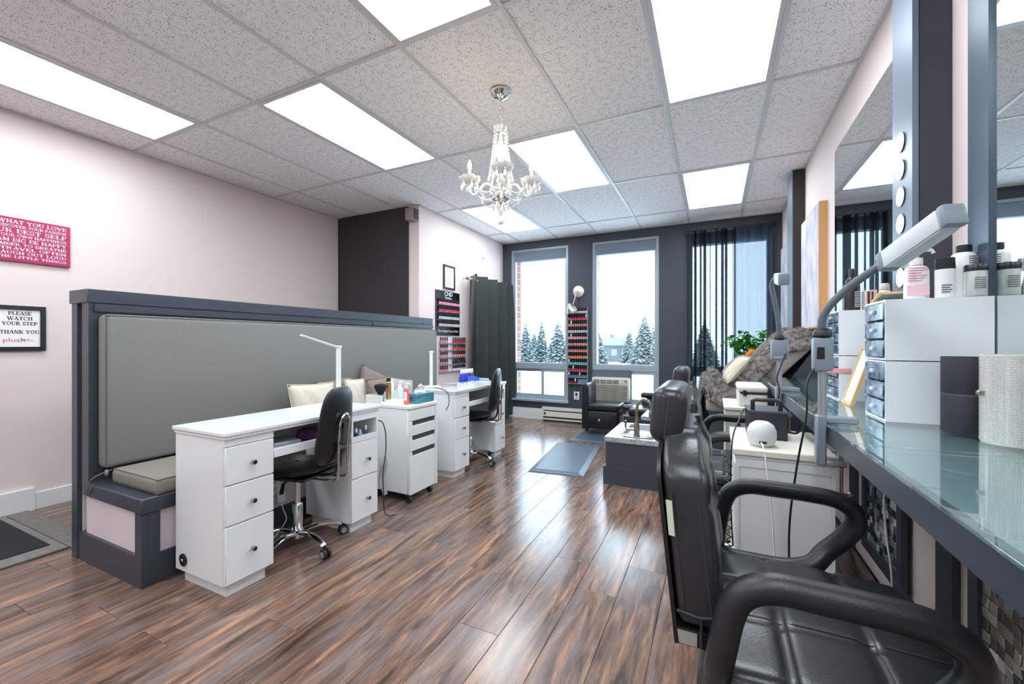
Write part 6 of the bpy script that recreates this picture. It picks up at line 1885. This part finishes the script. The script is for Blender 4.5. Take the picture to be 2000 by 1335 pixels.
# ================================================================== SIGNS, with a small slab-serif stroke alphabet
def arc(cx, cy, rx, ry, a0, a1, n=10):
    return [(cx + rx * cos(radians(a0 + (a1 - a0) * i / n)), cy + ry * sin(radians(a0 + (a1 - a0) * i / n))) for i in range(n + 1)]
K, T = .20, .085      # thick and thin strokes
GL = {
 'A': (.92, [([(.10, 0), (.46, 1)], T), ([(.44, 1), (.80, 0)], K), ([(.22, .32), (.68, .32)], T)], [(.10, 0), (.80, 0)]),
 'B': (.82, [([(.2, 0), (.2, 1)], K), ([(.2, .96), (.45, .96)] + arc(.45, .75, .22, .21, 90, -90) + [(.2, .54)], T + .05), ([(.2, .5), (.5, .5)] + arc(.5, .27, .24, .23, 90, -90) + [(.2, .04)], T + .06)], [(.2, 0), (.2, 1)]),
 'C': (.84, [(arc(.45, .5, .34, .46, 55, 305, 18), .15), ([(.72, .70), (.72, .98)], T)], []),
 'D': (.90, [([(.2, 0), (.2, 1)], K), ([(.2, .96), (.42, .96)] + arc(.42, .5, .36, .46, 90, -90, 14) + [(.2, .04)], .12)], [(.2, 0), (.2, 1)]),
 'E': (.78, [([(.2, 0), (.2, 1)], K), ([(.1, .96), (.66, .96), (.66, .76)], T), ([(.2, .5), (.52, .5)], T), ([(.52, .38), (.52, .62)], T), ([(.1, .04), (.68, .04), (.68, .26)], T)], [(.2, 0), (.2, 1)]),
 'F': (.74, [([(.2, 0), (.2, 1)], K), ([(.1, .96), (.66, .96), (.66, .74)], T), ([(.2, .5), (.52, .5)], T), ([(.52, .38), (.52, .62)], T)], [(.2, 0), (.2, 1)]),
 'G': (.92, [(arc(.45, .5, .34, .46, 55, 350, 18), .15), ([(.72, .70), (.72, .98)], T), ([(.76, .04), (.76, .42)], K * .8), ([(.56, .42), (.90, .42)], T)], []),
 'H': (.96, [([(.2, 0), (.2, 1)], K), ([(.74, 0), (.74, 1)], K), ([(.2, .5), (.74, .5)], T)], [(.2, 0), (.2, 1), (.74, 0), (.74, 1)]),
 'I': (.46, [([(.23, 0), (.23, 1)], K)], [(.23, 0), (.23, 1)]),
 'K': (.94, [([(.2, 0), (.2, 1)], K), ([(.70, .97), (.28, .42)], T), ([(.38, .56), (.76, .03)], K)], [(.2, 0), (.2, 1), (.70, 1), (.76, 0)]),
 'L': (.74, [([(.2, 0), (.2, 1)], K), ([(.1, .04), (.66, .04), (.66, .30)], T)], [(.2, 0), (.2, 1)]),
 'M': (1.12, [([(.17, 0), (.17, 1)], T), ([(.2, 1), (.54, .1)], K), ([(.54, .1), (.88, 1)], T), ([(.91, 0), (.91, 1)], K)], [(.17, 0), (.2, 1), (.91, 0), (.91, 1)]),
 'N': (.96, [([(.17, 0), (.17, 1)], T), ([(.17, .97), (.78, .03)], K), ([(.78, 0), (.78, 1)], T)], [(.17, 0), (.13, 1), (.78, 1)]),
 'O': (.94, [(arc(.47, .5, .36, .45, 0, 360, 24), .14)], []),
 'P': (.80, [([(.2, 0), (.2, 1)], K), ([(.2, .96), (.45, .96)] + arc(.45, .71, .24, .25, 90, -90) + [(.2, .46)], T + .05)], [(.2, 0), (.2, 1)]),
 'R': (.92, [([(.2, 0), (.2, 1)], K), ([(.2, .96), (.45, .96)] + arc(.45, .73, .24, .23, 90, -90) + [(.2, .50)], T + .05), ([(.46, .5), (.76, .03)], K * .85)], [(.2, 0), (.2, 1), (.78, 0)]),
 'S': (.74, [(arc(.37, .72, .24, .24, 35, 270, 12) + arc(.37, .26, .26, .22, 90, -150, 12), .14), ([(.60, .72), (.60, .97)], T), ([(.12, .04), (.12, .28)], T)], []),
 'T': (.84, [([(.42, 0), (.42, 1)], K), ([(.1, .74), (.1, .96), (.74, .96), (.74, .74)], T)], [(.42, 0)]),
 'U': (.94, [([(.2, 1), (.2, .32)], K), (arc(.47, .32, .27, .28, 180, 360, 12), .11), ([(.74, .32), (.74, 1)], T)], [(.2, 1), (.74, 1)]),
 'V': (.90, [([(.14, 1), (.46, 0)], K), ([(.46, .02), (.78, 1)], T)], [(.14, 1), (.78, 1)]),
 'W': (1.26, [([(.12, 1), (.38, 0)], K), ([(.38, .02), (.62, 1)], T), ([(.60, 1), (.86, 0)], K), ([(.86, .02), (1.12, 1)], T)], [(.12, 1), (.6, 1), (1.12, 1)]),
 'Y': (.90, [([(.14, 1), (.46, .45)], K), ([(.78, 1), (.46, .45)], T), ([(.46, 0), (.46, .5)], K)], [(.14, 1), (.78, 1), (.46, 0)]),
 ' ': (.42, [], [])}
def slab_text(s, b, y_right, z0, h, width, X, depth=.0012):
    """letters on the plane x = X (facing +x); text reads along +y and ends at y_right"""
    tot = sum(GL[c][0] for c in s)
    sx = width / tot
    y = y_right - width
    def quad(p, q, w):
        d = Vector((q[0] - p[0], q[1] - p[1])); L = d.length
        if L < 1e-6: return
        n = Vector((-d.y, d.x)) / L * (w / 2); e = d / L * (w * .12)
        c4 = [(p[0] - e.x + n.x, p[1] - e.y + n.y), (p[0] - e.x - n.x, p[1] - e.y - n.y), (q[0] + e.x - n.x, q[1] + e.y - n.y), (q[0] + e.x + n.x, q[1] + e.y + n.y)]
        V = [(X + depth, y + a * sx, z0 + b_ * h) for a, b_ in c4] + [(X, y + a * sx, z0 + b_ * h) for a, b_ in c4]
        b.add(V, [(0, 1, 2, 3), (0, 4, 5, 1), (1, 5, 6, 2), (2, 6, 7, 3), (3, 7, 4, 0)])
    for c in s:
        w, strokes, serifs = GL[c]
        for pts, t_ in strokes:
            for p, q in zip(pts[:-1], pts[1:]): quad(p, q, t_)
        for (x, yy) in serifs:
            yq = .045 if yy == 0 else .955
            quad((x - .17, yq), (x + .17, yq), T)
        y += w * sx
XS_ = XL
sg = thing('word_art_sign', 'hot pink word art board with white slab lettering on the left wall', 'sign', (XL, .95, 1.735))
MB().rbox((XL, .50, 1.735), (XL + .022, 1.373, 2.035), .002, 1).build('board', mat('hot_pink_board', (172, 30, 88), .45), sg, True)
SGT = mat('sign_white', (246, 236, 242), .5)
rows = [('WHAT YOU LOVE', 12.6, .0), ('DISCOVER YOUR PASSION', 20.5, 0), ('YOUR BEST SELF', 11.2, 0), ('YOUR OWN HAPPINESS', 17.2, 0), ('DREAM BIG BE HAPPY', 14.0, 0), ('REMEMBER TO BREATHE', 14.6, 0), ('TRAVEL OFTEN', 12.0, 0), ('LAUGH OUT LOUD', 13.2, 0), ('THE LITTLE THINGS', 16.2, 0)]
hts = [.8 * q for q in (.030, .023, .034, .024, .030, .024, .024, .026, .022)]
z = 2.018
for (s_, vis, _q), h_ in zip(rows, hts):
    z -= h_
    full_w = .322 * len(s_) / vis
    b = MB(); slab_text(s_, b, 1.352, z, h_, full_w, XL + .0222)
    b.build('lettering', SGT, sg, True, smooth=False)
    z -= .0088
# framed notice
nt_ = framed('framed_notice', 'black framed notice asking to watch your step on the left wall', XL, .93, 1.248, 1.122, 1.433, .027, .02)
nt_['category'] = 'sign'
NTX = mat('notice_ink', (52, 58, 62), .6)
for s_, yc, zc, h_, wd in (('PLEASE', 1.125, 1.368, .024, .11), ('WATCH', 1.125, 1.333, .024, .12), ('YOUR STEP', 1.125, 1.298, .024, .165), ('THANK YOU', 1.125, 1.240, .024, .185)):
    b = MB(); slab_text(s_, b, yc + wd / 2, zc, h_, wd, XL + .0105, .0008); b.build('lettering', NTX, nt_, True, smooth=False)
text('logo_lettering', 'plush', .040, mat('plush_red', (196, 84, 84), .6), nt_, (XL + .0105, 1.098, 1.195), RP, ext=.0005, sx=1.25)
for k in range(2):
    MB().box((XL + .0102, 1.135, 1.190 + k * .010), (XL + .0108, 1.135 + .035 + .02 * (1 - k), 1.194 + k * .010)).build('fine_print', mat('plush_grey', (150, 150, 152), .6), nt_, True)
